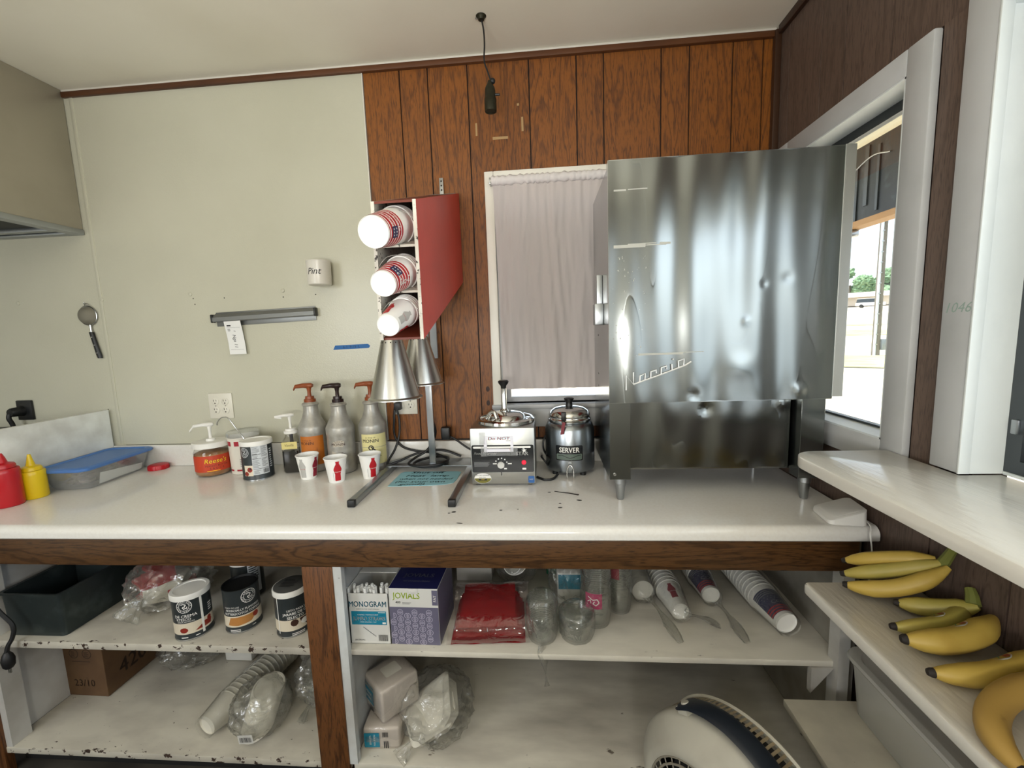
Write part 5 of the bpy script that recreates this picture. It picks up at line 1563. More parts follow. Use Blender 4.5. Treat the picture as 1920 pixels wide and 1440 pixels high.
def store_can(x, y, label, lid, items, mats, rot=0, r=.054, h=.150, cut=False):
    t = thing('topping_can', label, 'can', (x, y, ZL), (0, 0, 0), 'dark topping cans on the upper left shelf')
    can_body(t, r, h, lid)
    if items:
        print_on('label', items, mats, t, on_lathe(r * .986, face_cam(x, y, rad(rot)), .075), .006)
    return t
CM = ['can_dark', 'ink_white', 'photo_cream', 'photo_red', 'photo_tan', 'photo_brown']
def stripe(extra, bl=.045, br=.045):
    return [('p', rect(-.082, -.052, .082, -.014), 2, 0)] + extra
store_can(-1.197, -.544, 'topping can with white lid and a white stripe down its label', 'white_plastic',
          stripe([('p', circ(-.030, -.038, .012, 12, .009), 3, 1), ('p', [(.0, -.046), (.05, -.046), (.055, -.030), (.03, -.026)], 3, 1), ('p', circ(.045, -.024, .008, 10), 3, 1), lion_seal(-.022, .044, .022, 1, 1),
                  ('t', 'DE CREMA', .0135, -.022, .010, 1, 1, {'bold': .02}), ('t', 'RTESCO', .0115, -.028, -.001, 1, 1, {'bold': .02}), ('p', rect(.020, -.062, .027, .068), 1, 2), ('t', 'SABOR ARTIFICIAL', .006, -.022, -.009, 1, 1),
                  ('p', textlines(.045, .065, .0, .03, 4, 3), 1, 1), ('p', textlines(-.04, -.02, -.064, -.058, 1), 1, 1), ('p', textlines(.0, .012, -.064, -.058, 1), 1, 1)]), CM)
store_can(-1.050, -.505, 'butterscotch topping can without its white lid, middle of the shelf', None,
          stripe([('p', [(-.05, -.044), (-.02, -.048), (.02, -.044), (.035, -.030), (.03, -.018), (-.04, -.018)], 4, 1), ('p', circ(.036, -.026, .010, 10), 3, 1), lion_seal(.020, .046, .023, 1, 1),
                  ('t', 'READY TO USE', .007, -.034, .016, 1, 1), ('t', 'ARTIFICIALLY FLAVORED', .0105, -.002, .006, 1, 1, {'bold': .03, 'sx': .92}), ('t', 'BUTTERSCOTCH TOPPING', .0105, -.002, -.006, 1, 1, {'bold': .03, 'sx': .92}),
                  ('p', textlines(-.045, -.012, -.068, -.058, 2), 1, 1), ('p', textlines(.022, .034, -.062, -.058, 1), 1, 1)]), CM)
t = store_can(-.860, -.520, 'chocolate syrup can with white rimmed lid against the brown post', 'white_plastic',
          stripe([('p', circ(.0, -.026, .012, 10), 5, 1), ('p', [(.015, -.016), (.07, -.016), (.07, -.050), (.045, -.050), (.02, -.032)], 5, 1), ('p', circ(.032, -.030, .013, 12, .010), 1, 2),
                  ('t', 'LISTO PARA USARSE', .0095, .022, .018, 1, 1, {'bold': .02}), ('t', 'JARABE DE CHOCOLATE', .0125, .036, .006, 1, 1, {'bold': .03}), ('t', 'SELECTO', .0125, .004, -.007, 1, 1, {'bold': .03}), ('p', rect(-.052, -.06, -.049, .064), 1, 2),
                  ('p', textlines(-.01, .03, -.068, -.058, 2), 1, 1)]), CM)
mat('lid_grey', '#4a4a48', 0.5)
G().lathe([(0, .1575), (.050, .1575), (.052, .156)], 36).build('lid_inset', 'lid_grey', t)
print_on('lid_print', [('p', textlines(-.03, .03, -.02, .025, 6, 3), 0, 1)], ['ink_black'], t, on_plane((0, 0, .1576), (1, 0, 0), (0, 1, 0)))
store_can(-1.150, -.340, 'dark topping can standing behind the two front cans', 'white_plastic', [('p', rect(.0, -.052, .045, .067), 1, 0), ('p', textlines(.004, .04, -.04, .06, 12, 4), 0, 1)], ['can_dark', 'can_panel'])

# --- lower left shelf
t = thing('carton', 'brown cardboard carton marked 420 on the lower left shelf', 'carton', (-1.822, -0.235, ZB), (0, 0, -1))
G().box(-.094, .094, -.168, .168, .001, .330, .002).build('box', 'cardboard', t, 0)
mat('ink_carton', '#332214', 0.7)
print_on('printing', [('t', '420', .085, -.06, -.065, 0, 0, {'bold': .03, 'sx': .9}), ('t', 'CS', .06, .06, -.03, 0, 0), ('t', 'CT', .08, .0, .09, 0, 0)], ['ink_carton'], t, on_plane((.0942, 0, .14), (0, 1, 0), (0, 0, 1)))
for u in (-.028, .028):
    print_on('emblem', [('p', ringq(u, .07, .017, .020, 20), 0, 0)], ['ink_carton'], t, on_plane((0, -.1682, .11), (1, 0, 0), (0, 0, 1)))
print_on('printing', [('p', textlines(-.04, -.016, .058, .082, 5, 4) + textlines(.016, .04, .058, .082, 5, 7), 0, 0), ('t', '23/10', .040, .0, -.055, 0, 0, {'bold': .01}), ('p', textlines(-.04, .04, .036, .042, 1), 0, 0)],
         ['ink_carton'], t, on_plane((0, -.1682, .11), (1, 0, 0), (0, 0, 1)))
t = thing('basket_bag', 'cloudy plastic bag of white holed trays right of the brown carton', 'bag', (-1.560, -0.190, ZB))
G().box(-.02, .10, -.02, .10, .06, .22, .012, M=R(10, 'Z')).build('trays', 'foam_white', t)
g = G()
for i in range(5):
    for k in range(4):
        g.box(-.008 + .02 * i, .002 + .02 * i, -.0212, -.0196, .08 + .03 * k, .092 + .03 * k, M=R(10, 'Z'))
mat('pink_grey', '#a58d8d', 0.6)
g.build('tray_holes', 'pink_grey', t, 0)
film_bag(t, (.02, 0, .085), (.13, .12, .085), 7.7, 'bag_film')
t = thing('white_box', 'small white box at the back of the lower left shelf, under the topping cans', 'box', (-1.340, -0.150, ZB))
G().box(-.06, .06, -.06, .06, .001, .20, .006).build('box', 'carton_white', t)
t = thing('small_carton', 'small brown carton behind the bagged cup stack', 'carton', (-1.14, -0.100, ZB))
G().box(-.10, .10, -.05, .05, .001, .18, .003).build('box', 'cardboard', t)
print_on('printing', [('p', rect(-.03, .13, .06, .16), 0, 0), ('p', textlines(-.08, .05, .02, .06, 3, 4), 0, 0)], ['ink_carton'], t, on_plane((0, -.0502, 0), (1, 0, 0), (0, 0, 1)))

def lying_sleeve(name, label, A, B, rb, rt, h, n, cupmat='paper_cup', deco=None, bag='bag_film', tailpt=None, base_z=None, first_only_label=None, tw=.016):
    """a sleeve of nested cups in a clear bag lying from A (closed cup bottoms, towards the room) to B"""
    t = thing(name, label, 'cups', A, (0, 0, 0), 'bagged cups on the cabinet shelves')
    A, B = Vector(A), Vector(B)
    ax = (B - A).normalized(); L = (B - A).length
    q = ax.to_track_quat('Z', 'Y')
    M = q.to_matrix().to_4x4()
    pitch = (L - h) / max(1, n - 1)
    first = None
    for i in range(n):
        if i == 0:
            o = cup_mesh(rb, rt, h).build('cup', cupmat, t)
            first = o
        else:
            o = first.copy(); COL.objects.link(o); o.parent = t
        o.rotation_euler = q.to_euler(); o.location = ax * (pitch * i)
    if deco:
        d = q.inverted() @ Vector((0.1, -.75, 1.0))
        f0 = on_lathe(lambda z: rb + (rt - rb) * z / h + .0004, math.atan2(d.y, d.x), 0.0)
        its, mats = deco(rb, h)
        def ff(u, v, n_): return q @ f0(u, v, n_)
        print_on('cup_print', its, mats, t, ff, .006)
    rings = []
    for i in range(22):
        s = -.012 + (L + .02) * i / 21
        r_ = (rb if s < 0 else rb + (rt + .003 - rb) * min(1, s / h)) * 1.05 + .002
        rings.append([M @ Vector(((r_ + .002 * noise.noise(Vector((k * .9, i * .5, A.x * 9)))) * cos(2 * pi * k / 20), (r_ + .0025 * noise.noise(Vector((k * .8, i * .6, A.x * 7)))) * sin(2 * pi * k / 20), s)) for k in range(20)])
    g = G().loft(rings, 0, False)
    if tailpt:
        a = M @ Vector((0, 0, -.012)); b = Vector(tailpt) - A
        d = b - a; s1 = d.cross(Vector((0, 0, 1))).normalized(); s2 = s1.cross(d).normalized()
        tr = [rings[0]]
        for i in range(1, 12):
            u = i / 11
            w = tw * ((1 - u * 4) * 1.2 + .4 if u < .2 else .34 if u < .5 else .34 + .75 * sin((u - .5) / .5 * pi * .88))
            c = a + d * u + Vector((0, 0, .010 * sin(u * pi)))
            tr.append([c + (s1 * cos(2 * pi * k / 20 + u * 5) + s2 * sin(2 * pi * k / 20 + u * 5) * .35) * w * (1 + .22 * sin(k * 2.9 + u * 9) + .15 * sin(k * 5.1 - u * 17)) for k in range(20)])
        g.loft(tr, 0, False)
    g.build('plastic_bag', bag, t, 60)
    return t
lying_sleeve('cup_sleeve', 'bagged stack of ribbed white cups lying on the lower left shelf', (-1.192, -.555, ZB + .052), (-1.115, -.205, ZB + .058), .034, .049, .09, 15, 'foam_white', bag='bag_film')
# bagged lids
t = thing('lid_pack', 'bag of round plastic lids with a barcode beside the ribbed cups', 'lids', (-1.030, -0.500, ZB), (0, 0, 0), 'bagged lids and bowls on the lower left shelf')
first = None
for i in range(11):
    if first is None:
        o = G().lathe([(0, .004), (.045, .004), (.048, .008), (.053, .008), (.055, .004), (.056, 0), (.054, 0), (.051, .006), (0, .002)], 32).build('lid', 'foam_white', t); first = o
    else:
        o = first.copy(); COL.objects.link(o); o.parent = t
    o.location = (-.004 + .003 * i * .6, -.02 + .005 * i, .020 + .0105 * i); o.rotation_euler = (rad(14), rad(-8 + i), 0)
film_bag(t, (0, 0, .082), (.092, .098, .090), 1.7, 'bag_cloudy', jit=.10)
print_on('barcode_label', [('p', rect(-.024, -.016, .024, .020), 0, 0), ('p', barcode(-.019, -.010, .038, .020, 9), 1, 1)], ['carton_white', 'ink_black'], t, on_plane((.012, -.1005, .052), (1, .10, 0), (0, -.12, 1)))
t = thing('bowl_pack', 'crumpled clear bag of plastic bowls against the brown post', 'bowls', (-.860, -0.330, ZB), (0, 0, 0), 'bagged lids and bowls on the lower left shelf')
first = None
for i in range(6):
    if first is None:
        o = G().lathe([(0, .001), (.035, .001), (.058, .045), (.061, .046), (.056, .046), (.033, .003), (0, .003)], 28).build('bowl', 'clear_cup', t); first = o
    else:
        o = first.copy(); COL.objects.link(o); o.parent = t
    o.location = (0, -.04 + .018 * i, .066 + .004 * i); o.rotation_euler = (rad(78), 0, 0)
film_bag(t, (0, 0, .10), (.105, .13, .105), 5.3, 'bag_cloudy', tail=((-.02, -.12, .05), (-.03, -.17, .02), .03))

# --- upper right shelf
t = thing('straw_box', 'open white box of jumbo straws beside the white divider', 'box', (-.576, -.480, ZR))
g = G()
g.box(-.066, .066, -.090, -.088, .001, .172).box(-.066, -.064, -.09, .09, .001, .186).box(.064, .066, -.09, .09, .001, .186).box(-.066, .066, .088, .090, .001, .215).box(-.066, .066, -.09, .09, .0005, .002)
g.box(-.064, .064, .0, .088, .188, .190)
g.build('carton', 'carton_white', t, 0)
first = None
rn = random.Random(2)
for i in range(26):
    if first is None:
        first = o = G().lathe([(.0048, 0), (.0048, .170), (.0036, .170), (.0036, .0)], 8).build('straw', 'paper_white', t)
    else:
        o = first.copy(); COL.objects.link(o); o.parent = t
    row = i // 13
    o.location = (-.058 + .0095 * (i % 13), -.076 + .016 * row, .010 + rn.uniform(0, .008)); o.rotation_euler = (rad(rn.uniform(-3, 3)), rad(rn.uniform(-3, 3)), 0)
print_on('front_print', [('t', 'MONOGRAM', .0265, -.003, .135, 0, 0, {'bold': .03, 'sx': .78}), ('p', rect(-.058, .066, .056, .112), 0, 0), ('t', 'JUMBO STRAWS', .0185, .0, .086, 1, 1, {'bold': .025, 'sx': .78}), ('t', 'PLASTIC / TRANSLUCENT', .006, -.004, .100, 1, 1), ('t', 'PAPER WRAPPED - 7 3/4"', .005, -.004, .075, 1, 1),
                      ('t', 'INNOVATIVE DISPOSABLES', .0062, -.003, .119, 2, 0), ('p', stroke([(-.022, .058), (.018, .026)], .0022), 2, 0), ('p', barcode(.026, .010, .030, .022, 4), 3, 0), ('t', '250 STRAWS', .006, -.036, .013, 3, 0, {'bold': .03}), ('p', rect(.042, .069, .053, .075), 1, 1), ('p', rect(.03, .107, .053, .109), 1, 1)],
         ['teal_print', 'ink_white', 'ink_grey', 'ink_black'], t, on_plane((0, -.0902, 0), (1, 0, 0), (0, 0, 1)))
t = thing('jovials_box', 'violet patterned box marked JOVIALS next to the jumbo straws', 'box', (-.428, -.478, ZR), (0, 0, -1))
G().box(-.079, .079, -.092, .092, .001, .190, .0015).build('carton', 'carton_white', t, 0)
its = [('p', rect(-.0785, .001, .0785, .128), 0, 0), ('t', 'JOVIALS', .0285, -.022, .165, 2, 0, {'bold': .03, 'sx': .86}), ('t', '400', .011, -.050, .1435, 3, 0, {'bold': .03}), ('p', textlines(-.036, .0, .138, .146, 2, 3), 4, 0), ('p', rect(.060, .136, .0785, .186), 0, 1), ('t', 'FAT', .013, .0695, .158, 5, 2, {'rot': 90, 'bold': .03})]
lines = []
for i in range(7):
    for k in range(6):
        cx, cy = -.068 + .0232 * i, .010 + .0222 * k + (.011 if i % 2 else 0)
        for s in (0, 1):
            a_ = (0 if (i + k) % 2 else pi / 2) + s * pi
            o_ = .0016
            ox, oy = cx + o_ * cos(a_ + pi / 2), cy + o_ * sin(a_ + pi / 2)
            if oy + .0095 > .126 or abs(ox) + .0095 > .078: continue
            lines += ringq(ox, oy, .0076, .0092, 8, a_, a_ + pi)
            lines += [[(ox - .0088 * cos(a_) - .0008 * sin(a_) * -1, oy - .0088 * sin(a_) - .0008 * cos(a_)), (ox + .0088 * cos(a_) + .0008 * sin(a_), oy + .0088 * sin(a_) - .0008 * cos(a_)),
                       (ox + .0088 * cos(a_) - .0008 * sin(a_), oy + .0088 * sin(a_) + .0008 * cos(a_)), (ox - .0088 * cos(a_) - .0008 * sin(a_), oy - .0088 * sin(a_) + .0008 * cos(a_))]]
            lines += stroke([(ox - .003 * cos(a_) - .003 * sin(a_), oy - .003 * sin(a_) + .003 * cos(a_)), (ox + .003 * cos(a_) - .003 * sin(a_), oy + .003 * sin(a_) + .003 * cos(a_))], .0009)
its.append(('p', lines, 1, 1))
print_on('front_print', its, ['violet', 'violet_line', 'lime_print', 'ink_black', 'ink_grey', 'ink_white'], t, on_plane((0, -.0922, 0), (1, 0, 0), (0, 0, 1)))
print_on('top_print', [('p', rect(-.0785, -.0915, .0785, .0915), 0, 0), ('t', 'JOVIALS', .028, .0, -.02, 1, 1, {'bold': .02}), ('t', 'FAT DRINKING STRAWS', .008, .0, -.052, 1, 1)], ['navy_card', 'ink_grey'], t, on_plane((0, 0, .1902), (1, 0, 0), (0, 1, 0)))
print_on('side_print', [('p', rect(-.0915, .001, .0915, .189), 0, 0)], ['violet'], t, on_plane((.0792, 0, 0), (0, 1, 0), (0, 0, 1)))
G().box(-.014, .016, -.0935, -.090, .172, .190, .001).build('tab', 'carton_white', t)

t = thing('red_bags', 'pack of folded red plastic bags beside the violet box', 'bags', (-.208, -.455, ZR), (0, 0, 4))
for i in range(7):
    G().grid(16, 12, lambda u, v: Vector((-.118 + .005 * i + (.236 - .010 * i) * u, -.110 + .005 * i * (1 + .6 * sin(i * 2.3)) + (.200 - .01 * i) * v, .006 + .0095 * i + .004 * sin(u * 7 + i) * v + .009 * v * i * .5 + .003 * noise.noise(Vector((u * 5, v * 5, i * 3.3))))), thick=.0045).build('folded_bag', 'red_film', t, 60)
def wrapf(u, v):
    a = 2 * pi * u
    return Vector((-.128 + .262 * v + .004 * sin(a * 3), -.010 + .116 * cos(a) * (abs(cos(a)) ** -.25 if abs(cos(a)) > .1 else 1) * .93, .046 + .054 * sin(a) + .018 * cos(a) + .004 * noise.noise(Vector((u * 8, v * 6, 2)))))
G().grid(30, 14, wrapf).build('clear_wrap', 'wrap_thin', t, 60)

def cup_tower(name, label, x, y, rb, rt, h, n, pitch, mtl, bag=None, tail=None, tilt=0, rim=None, deco=None, z=ZR):
    t = thing(name, label, 'cups', (x, y, z), (tilt, 0, 0), 'bagged cups on the cabinet shelves')
    first = None
    for i in range(n):
        if i == 0:
            o = cup_mesh(rb, rt, h).build('cup', mtl, t)
        elif first is None:        # of the nested cups only the rolled rims show
            o = G().lathe([(rt - .0012, h - pitch * 1.1), (rt, h - .003), (rt + .0022, h - .002), (rt + .0030, h), (rt + .0018, h + .0018), (rt - .0006, h + .001)], 40).build('cup', mtl, t); first = o
        else:
            o = first.copy(); COL.objects.link(o); o.parent = t
        o.location = (0, 0, .001 + pitch * i)
    H = h + pitch * (n - 1)
    if deco:
        print_on('label', deco[0], deco[1], t, on_lathe(rt + .0045, face_cam(x, y), deco[2]), .006)
    rings = []
    for i in range(20):
        s = i / 19
        r_ = (rt + .006) * (.86 + .14 * min(1, s * 5)) * (1 if s < .86 else 1 - 1.9 * (s - .86))
        rings.append([(r_ * cos(2 * pi * k / 18) * (1 + .06 * noise.noise(Vector((k, i * .6, x * 9)))), r_ * sin(2 * pi * k / 18) * (1 + .06 * noise.noise(Vector((k * 1.3, i * .5, x * 5)))), .0012 + (H + .012) * s) for k in range(18)])
    g = G().loft(rings, 0, True)
    if tail:
        a, b, w = Vector(tail[0]), Vector(tail[1]), tail[2]
        d = b - a; s1 = d.orthogonal().normalized(); s2 = d.cross(s1).normalized()
        g.loft([[a + d * (i / 8) + (s1 * cos(2 * pi * k / 14) + s2 * sin(2 * pi * k / 14) * .35) * w * (.6 + .5 * sin(i * .7 + .5)) * (1 + .25 * sin(k * 3.1 + i)) for k in range(14)] for i in range(9)])
    g.build('plastic_bag', bag or 'bag_film', t, 60)
    return t
cup_tower('clear_cup_stack', 'bagged upside stack of clear cups with the bag tail over the shelf edge', -.030, -.520, .036, .045, .085, 9, .006, 'clear_cup', tail=((.0, -.048, .006), (.012, -.112, -.075), .020))
cup_tower('clear_cup_stack', 'short bagged stack of clear cups, right of the taller bag by red bags', .080, -.510, .040, .052, .060, 6, .005, 'clear_cup')
lab = [('p', rect(-.036, .0, .020, .052), 0, 0), ('t', 'Solo', .024, -.006, .026, 1, 1, {'shear': .4, 'bold': .02, 'rot': -20})]
lab = [('p', rect(-.036, .0, .020, .052), 0, 0), ('p', stroke([(-.026, .040), (-.010, .030), (.004, .034), (.010, .022), (.0, .012), (-.010, .018), (-.004, .026)], .003), 1, 1), ('p', stroke([(-.028, .022), (-.018, .030), (-.016, .018)], .002), 1, 1)]
cup_tower('clear_cup_stack', 'tall stack of clear cups with a pink label', .150, -.440, .036, .046, .11, 20, .0075, 'clear_cup', deco=(lab, ['magenta', 'ink_white'], .075))
cup_tower('clear_cup_stack', 'slim bagged stack of clear cups with a maroon label, behind the pink label', .238, -.375, .028, .036, .09, 14, .0085, 'clear_cup', deco=([('p', rect(-.03, 0, .0, .05), 0, 0)], ['cup_maroon'], .13))
lying_sleeve('cup_sleeve', 'sleeve of plain white cups lying on the shelf with a twisted bag tail', (.325, -.345, ZR + .048), (.295, -.060, ZR + .054), .037, .046, .11, 12, 'paper_cup', None, 'bag_cloudy', (.392, -.555, ZR + .016))
def deco_bottle(rb, h):
    return [('p', bottle_shape(-.006, .030, .062, .022), 0, 0), ('t', 'Coca-Cola', .006, -.006, .058, 1, 1, {'shear': .3, 'bold': .02, 'sx': .75})], ['cup_maroon', 'ink_white']
lying_sleeve('cup_sleeve', 'sleeve of white cups with a red bottle print lying on the shelf', (.424, -.445, ZR + .040), (.398, -.08, ZR + .055), .0285, .042, .11, 14, 'paper_cup', deco_bottle, 'bag_film', (.540, -.475, ZR + .012))
def deco_flag(rb, h):
    its = [('p', rect(-.05, .010, .05, .105), 2, 0), ('p', [rect(-.05, .012 + .010 * i, .05, .0165 + .010 * i) for i in range(3)], 0, 1), ('p', [rect(-.05, .0825 + .007 * i, .05, .0855 + .007 * i) for i in range(3)], 1, 1), ('t', 'COL', .020, .0, .050, 1, 1, {'bold': .02, 'shear': .2})]
    for a in range(9):
        its.append(('p', [circ(-.040 + .010 * a, .066, .0016, 6), circ(-.035 + .010 * a, .075, .0016, 6)], 1, 1))
    return its, ['cup_red', 'ink_grey', 'cup_blue']
lying_sleeve('cup_sleeve', 'sleeve of navy and red striped cups lying mid shelf', (.556, -.355, ZR + .040), (.548, -.05, ZR + .052), .030, .041, .11, 12, 'paper_cup', deco_flag, 'bag_film', (.592, -.545, ZR + .012))
lying_sleeve('cup_sleeve', 'long sleeve of stars and stripes cups at the right end of the shelf', (.728, -.500, ZR + .046), (.690, -.04, ZR + .060), .034, .047, .13, 18, 'paper_cup', deco_flag, 'bag_film')
t = thing('crumpled_bag', 'crumpled clear bag with white cups at the back behind the red bags', 'bag', (-.130, -.190, ZR))
for i, (x, r_) in enumerate(((-.03, 20), (.035, -35))):
    o = cup_mesh(.03, .045, .09).build('cup', 'paper_cup', t); o.location = (x, -.01, .10); o.rotation_euler = (rad(80), 0, rad(r_))
film_bag(t, (0, 0, .10), (.095, .09, .10), 9.4, 'bag_film')
mat('green_card', '#1c6a4a', 0.5)
t = thing('green_box', 'green box at the back of the right upper shelf', 'box', (.030, -.130, ZR))
G().box(-.045, .045, -.04, .04, .001, .215, .002).build('carton', 'green_card', t)
t = thing('teal_pack', 'small pack with a teal label behind the short clear cups', 'pack', (.068, -.310, ZR))
G().box(-.045, .045, -.05, .05, .001, .120, .008).build('pack', 'carton_white', t)
print_on('label', [('p', rect(-.04, .06, .04, .115), 0, 0)], ['teal_print'], t, on_plane((0, -.0502, 0), (1, 0, 0), (0, 0, 1)))
film_bag(t, (0, 0, .085), (.07, .075, .09), 2.4, 'bag_film')
t = thing('white_carton', 'white carton with a barcode behind the violet box', 'box', (-.300, -.160, ZR))
G().box(-.07, .07, -.06, .06, .001, .180, .002).build('carton', 'carton_white', t)
print_on('barcode', [('p', barcode(-.02, .14, .05, .03, 6), 0, 0)], ['ink_black'], t, on_plane((0, -.0602, 0), (1, 0, 0), (0, 0, 1)))

# --- lower right shelf
def napkins(label, loc, rot, hx, hy, hz, face, its):
    t = thing('napkin_pack', label, 'napkins', loc, rot, 'packs of napkins on the lower right shelf')
    g = G().box(-hx, hx, -hy, hy, .001, hz, .010, 3)
    p = g.build('napkins', 'foam_white', t, 50)
    print_on('label', its, ['teal_print', 'ink_white', 'ink_black'], t, face, .02)
    g = G()
    n_ = 18
    g.loft([[(x * s, y * s, z) for x, y, z in rr(hx + .003, hy + .003, .014, zz)] for s, zz in ((.96, .0005), (1.0, .010), (1.01, hz * .5), (1.0, hz - .004), (.93, hz + .004), (.4, hz + .008))], 0, False)
    g.build('clear_wrap', 'wrap_thin', t, 60)
lab1 = [('p', rect(-.056, .010, -.006, .062), 0, 0), ('t', 'PARA BEBIDAS', .0085, -.022, .036, 1, 1, {'rot': 90, 'sx': .75, 'bold': .02}), ('t', 'SERVILLETA', .0085, -.036, .036, 1, 1, {'rot': 90, 'sx': .8, 'bold': .02}), ('p', barcode(.004, .046, .020, .018, 3), 2, 0), ('p', [rect(.008 + .006 * i, .006, .011 + .006 * i, .032) for i in range(3)], 2, 0)]
napkins('lower of two shrink wrapped napkin packs with a teal label', (-.575, -.492, ZB), (0, 0, 3), .062, .072, .076, on_plane((0, -.0752, 0), (1, 0, 0), (0, 0, 1)), lab1)
lab2 = [('p', rect(-.066, .035, .010, .085), 0, 0), ('t', 'BEVERAGE', .013, -.028, .068, 1, 1, {'sx': .8, 'bold': .02}), ('t', 'NAPKINS', .013, -.028, .050, 1, 1, {'sx': .8, 'bold': .02}), ('t', 'MONOGRAM', .015, -.022, .096, 0, 0, {'sx': .8, 'bold': .03}), ('p', barcode(-.02, .008, .024, .020, 3), 2, 0)]
napkins('upper of two shrink wrapped napkin packs, turned to the side', (-.562, -.470, ZB + .088), (0, 0, -42), .064, .070, .115, on_plane((0, -.0732, 0), (1, 0, 0), (0, 0, 1)), lab2)
t = thing('foam_bag', 'clear bag of white foam food boxes on the lower right shelf', 'bag', (-.400, -.480, ZB))
for i, (x, y, z, a, b) in enumerate(((-.02, .0, .060, 28, 20), (.0, .012, .082, 34, 12), (.03, .01, .075, 62, -18), (-.03, -.02, .045, 12, 30))):
    o = G().loft([rr(.052, .055, .012, -.018), rr(.066, .068, .016, .016), rr(.070, .072, .018, .018), rr(.060, .062, .014, .030), rr(.05, .052, .012, .032)]).build('foam_box', 'foam_white', t)
    o.location = (x, y, z); o.rotation_euler = (rad(a * .6), rad(-a), rad(b))
film_bag(t, (0, 0, .09), (.118, .118, .098), 6.6, 'bag_film', tail=((-.06, -.09, .04), (-.10, -.125, .010), .03), jit=.16)
# ================================================================== outside, seen through the right window
mat('gravel', '#cfc6b4', 0.9, vary=(3, '#b3a994', 0.45, 0.7), bump=(20, .5))
mat('grass', '#a3a672', 0.9, vary=(1.5, '#bdb68c', 0.4, 0.7))
mat('asphalt_pale', '#b9b4aa', 0.9)
mat('soffit_cream', '#eee6c8', 0.6)
mat('shutter_dark', '#23292d', 0.4, vary=(14, '#424b50', 0.60, 0.72), spec=0.4)
mat('raw_wood', '#b88f5e', 0.6)
mat('pole_wood', '#6d6860', 0.8, vary=(3, '#56514a', 0.4, 0.7), stretch=(3, 3, .3))
mat('pole_pipe', '#b9c3cc', 0.4)
mat('leaf_far', '#7f9a78', 0.9, vary=(1.2, '#65876a', 0.4, 0.7))
mat('leaf_far_light', '#8fa66e', 0.9, vary=(1.2, '#6f8c5c', 0.4, 0.7))
mat('roof_white', '#d9d4cc', 0.6)
mat('wall_far', '#b7b0a6', 0.7)
mat('car_white', '#d5d8da', 0.3)
mat('car_grey', '#6c7680', 0.3, 0.3)
mat('car_glass', '#2b3338', 0.1)
mat('tyre', '#1c1c1c', 0.8)
UD, VD = Vector((.630, .777, 0)), Vector((.777, -.630, 0))
C0 = Vector((0, -1.78, 0))
def AT(u, v, z): return C0 + UD * u + VD * v + Vector((0, 0, z))
def gz(u):      # the ground climbs gently beyond the road
    return -.2 if u < 33 else -.2 + (u - 33) * .050
def strip(name, u0, u1, v0, v1, m, dz=0.0, n=14, jit=0.0):
    def f(a, b):
        u = u0 + (u1 - u0) * b
        if jit and b in (0.0, 1.0):
            u += jit * noise.noise(Vector((a * 30, b * 9, u0)))
        return AT(u, v0 + (v1 - v0) * a, gz(u) + dz)
    return G().grid(40, n, f).build(name, m)
gr = strip('ground', .9, 190, -90, 90, 'gravel')
gr['kind'] = 'structure'
for i, (a, b, nm, m) in enumerate(((18.6, 25.0, 'grass_verge', 'grass'), (29.6, 34.5, 'grass_verge', 'grass'), (42, 48, 'grass_verge', 'grass'), (54, 57, 'grass_verge', 'grass'))):
    o = strip(nm, a, b, -30, 30, m, .03, 6, .5)
    tag(o, ['short yellowish grass strip at the foot of the utility pole', 'second grass strip beyond the pale road', 'third grass strip further up the slope', 'thin grass strip before the parked cars'][i], 'grass', None, 'stuff')
o = strip('road', 34.6, 41.8, -30, 30, 'asphalt_pale', .02, 6); o['kind'] = 'structure'
# eave and raised shutter outside the window
ev = struct(G().box(.972, 2.40, -3.5, 2.2, 2.40, 2.46), 'trim_5', 'soffit_cream')
for i in range(7):
    G().box(.98 + .19 * i, .98 + .19 * i + .186, -3.45, 2.15, 2.386, 2.399, .001).build('soffit_board', 'soffit_cream', ev, 0)
sh = thing('raised_shutter', 'dark weathered shutter board hanging from the eave outside the right window', 'shutter', (1.60, .10, 1.92))
G().box(.0, .012, -2.2, 1.2, .028, .395, .001).build('shutter_board', 'shutter_dark', sh, 0)
G().box(-.045, .030, -2.2, 1.2, .0, .028, .002).build('bottom_rail', 'raw_wood', sh, 0)
for i, (y0, y1, z0, z1) in enumerate(((.36, .375, .06, .36), (.43, .455, .10, .38), (.50, .53, .04, .30))):
    G().box(-.006, 0, y0, y1, z0, z1).build('bracket', 'alu_dark', sh, 0)
G().tube([(-.004, .30, .30), (-.006, .42, .32), (-.004, .60, .26)], .003, 6).build('wire', 'alu', sh)
G().box(-.04, .02, .50, .62, -.035, -.001, .006).build('lamp_bracket', 'tin', sh)
# utility pole
pu = AT(25.4, 0.0, -.2)
up_ = thing('utility_pole', 'weathered wooden utility pole with a pale conduit beyond the window', 'pole', (15.0, 18.8, -.19))
G().lathe([(0, 0), (.155, 0), (.14, 5), (.12, 9.5), (0, 9.5)], 20).build('pole', 'pole_wood', up_)
G().tube([(-.135, -.115, 0), (-.125, -.105, 4), (-.11, -.095, 8)], .055, 8, n=1).build('conduit', 'pole_pipe', up_)
g = G()
for k in range(16):
    g.box(-.15, -.08, -.20, -.13, .5 + .45 * k, .54 + .45 * k)
g.build('clamp', 'tin', up_, 0)
G().box(.10, .32, -.25, -.05, .25, .75, .02).build('meter_box', 'car_grey', up_)
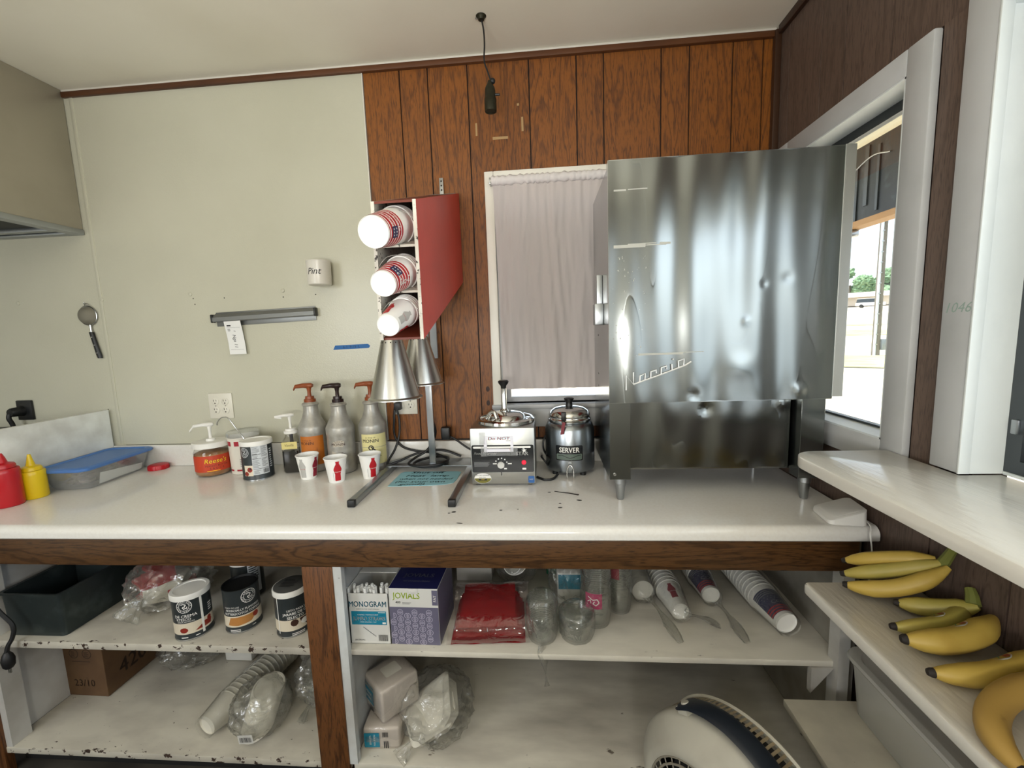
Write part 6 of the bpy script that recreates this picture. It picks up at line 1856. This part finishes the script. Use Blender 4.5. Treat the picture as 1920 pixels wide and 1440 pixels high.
# far building and vehicles, trees
def local(o, u, v, z):
    o.location = AT(u, v, z); o.rotation_euler = (0, 0, math.atan2(VD.y, VD.x)); return o
bd = local(thing('low_building', 'long low building with a pale roof far beyond the road', 'building'), 125, 0, gz(125))
G().box(-40, 40, -4, 4, 0, 2.0).build('wall', 'wall_far', bd, 0)
G().loft([[(-41, -5.2, 1.9), (-41, 0, 3.1), (-41, 5.2, 1.9)], [(41, -5.2, 1.9), (41, 0, 3.1), (41, 5.2, 1.9)]]).build('roof', 'roof_white', bd, 0)
for x in (-3.2, 1.2, 3.8, 6.5):
    G().box(x - .5, x + .5, -4.08, -4.0, .2, 2.0).build('door_panel', 'car_grey', bd, 0)
def car(name, label, u, v, m, L=4.6, H=1.75, van=False):
    t = local(thing(name, label, 'car'), u, v, gz(u) + .05)
    h2 = H * .55
    G().loft([[(x, y, z) for x, z in ((-L / 2, .35), (L / 2, .35), (L / 2, h2 * .92), (L * .28, h2), (-L / 2, h2))] for y in (-.85, .85)]).build('body', m, t, 0)
    xs = (-L * .48, L * .42) if van else (-L * .48, L * .16)
    G().loft([[(xs[0], -.8, h2), (xs[1] + .5, -.8, h2), (xs[1], -.7, H), (xs[0] + .15, -.7, H)], [(xs[0], .8, h2), (xs[1] + .5, .8, h2), (xs[1], .7, H), (xs[0] + .15, .7, H)]]).build('cabin', m if van else 'car_glass', t, 0)
    G().box(xs[0] + .12, xs[1] + .02, -.72, .72, H - .06, H + .01, .02).build('roof_panel', m, t, 0)
    for x in (-L * .3, L * .3):
        for y in (-.82, .82):
            G().lathe([(0, .1), (.3, .1), (.34, .05), (.34, -.05), (.3, -.1), (0, -.1)], 16, 0, T(x, y, .30) @ R(90, 'X')).build('wheel', 'tyre', t)
car('suv', 'white sport utility vehicle parked by the far building', 112, -7.0, 'car_white')
car('white_van', 'white van parked left of the sport utility vehicle', 114, -13.5, 'car_white', 5.2, 2.1, True)
car('parked_car', 'pale car parked right of the utility pole', 112, 4.5, 'car_white', 4.4, 1.5)
rn = random.Random(11)
for i, (u, v, h, m, lb) in enumerate(((152, -27, 10.0, 'leaf_far', 'far round tree seen just right of the milk dispenser'), (150, -14, 10.2, 'leaf_far', 'bluish green tree left of the utility pole'), (152, -2, 10.4, 'leaf_far', 'leafy tree directly behind the utility pole'), (150, 10, 11.2, 'leaf_far_light', 'light green tree right of the utility pole'), (152, 23, 11.5, 'leaf_far_light', 'tall light green tree hidden mostly by the window casing'))):
    t = local(thing('tree', lb, 'tree', group='far row of trees'), u, v, gz(u))
    g = G()
    for k in range(14):
        g.ball((rn.uniform(-5, 5), rn.uniform(-2, 2), h * rn.uniform(.22, .84)), h * rn.uniform(.15, .20), 4, 0, (1.15, 1, .9), .45, 4.5, i * 7 + k)
    g.build('crown', m, t)
    G().lathe([(.4, 0), (.3, h * .5), (0, h * .5)], 10).build('trunk', 'pole_wood', t)
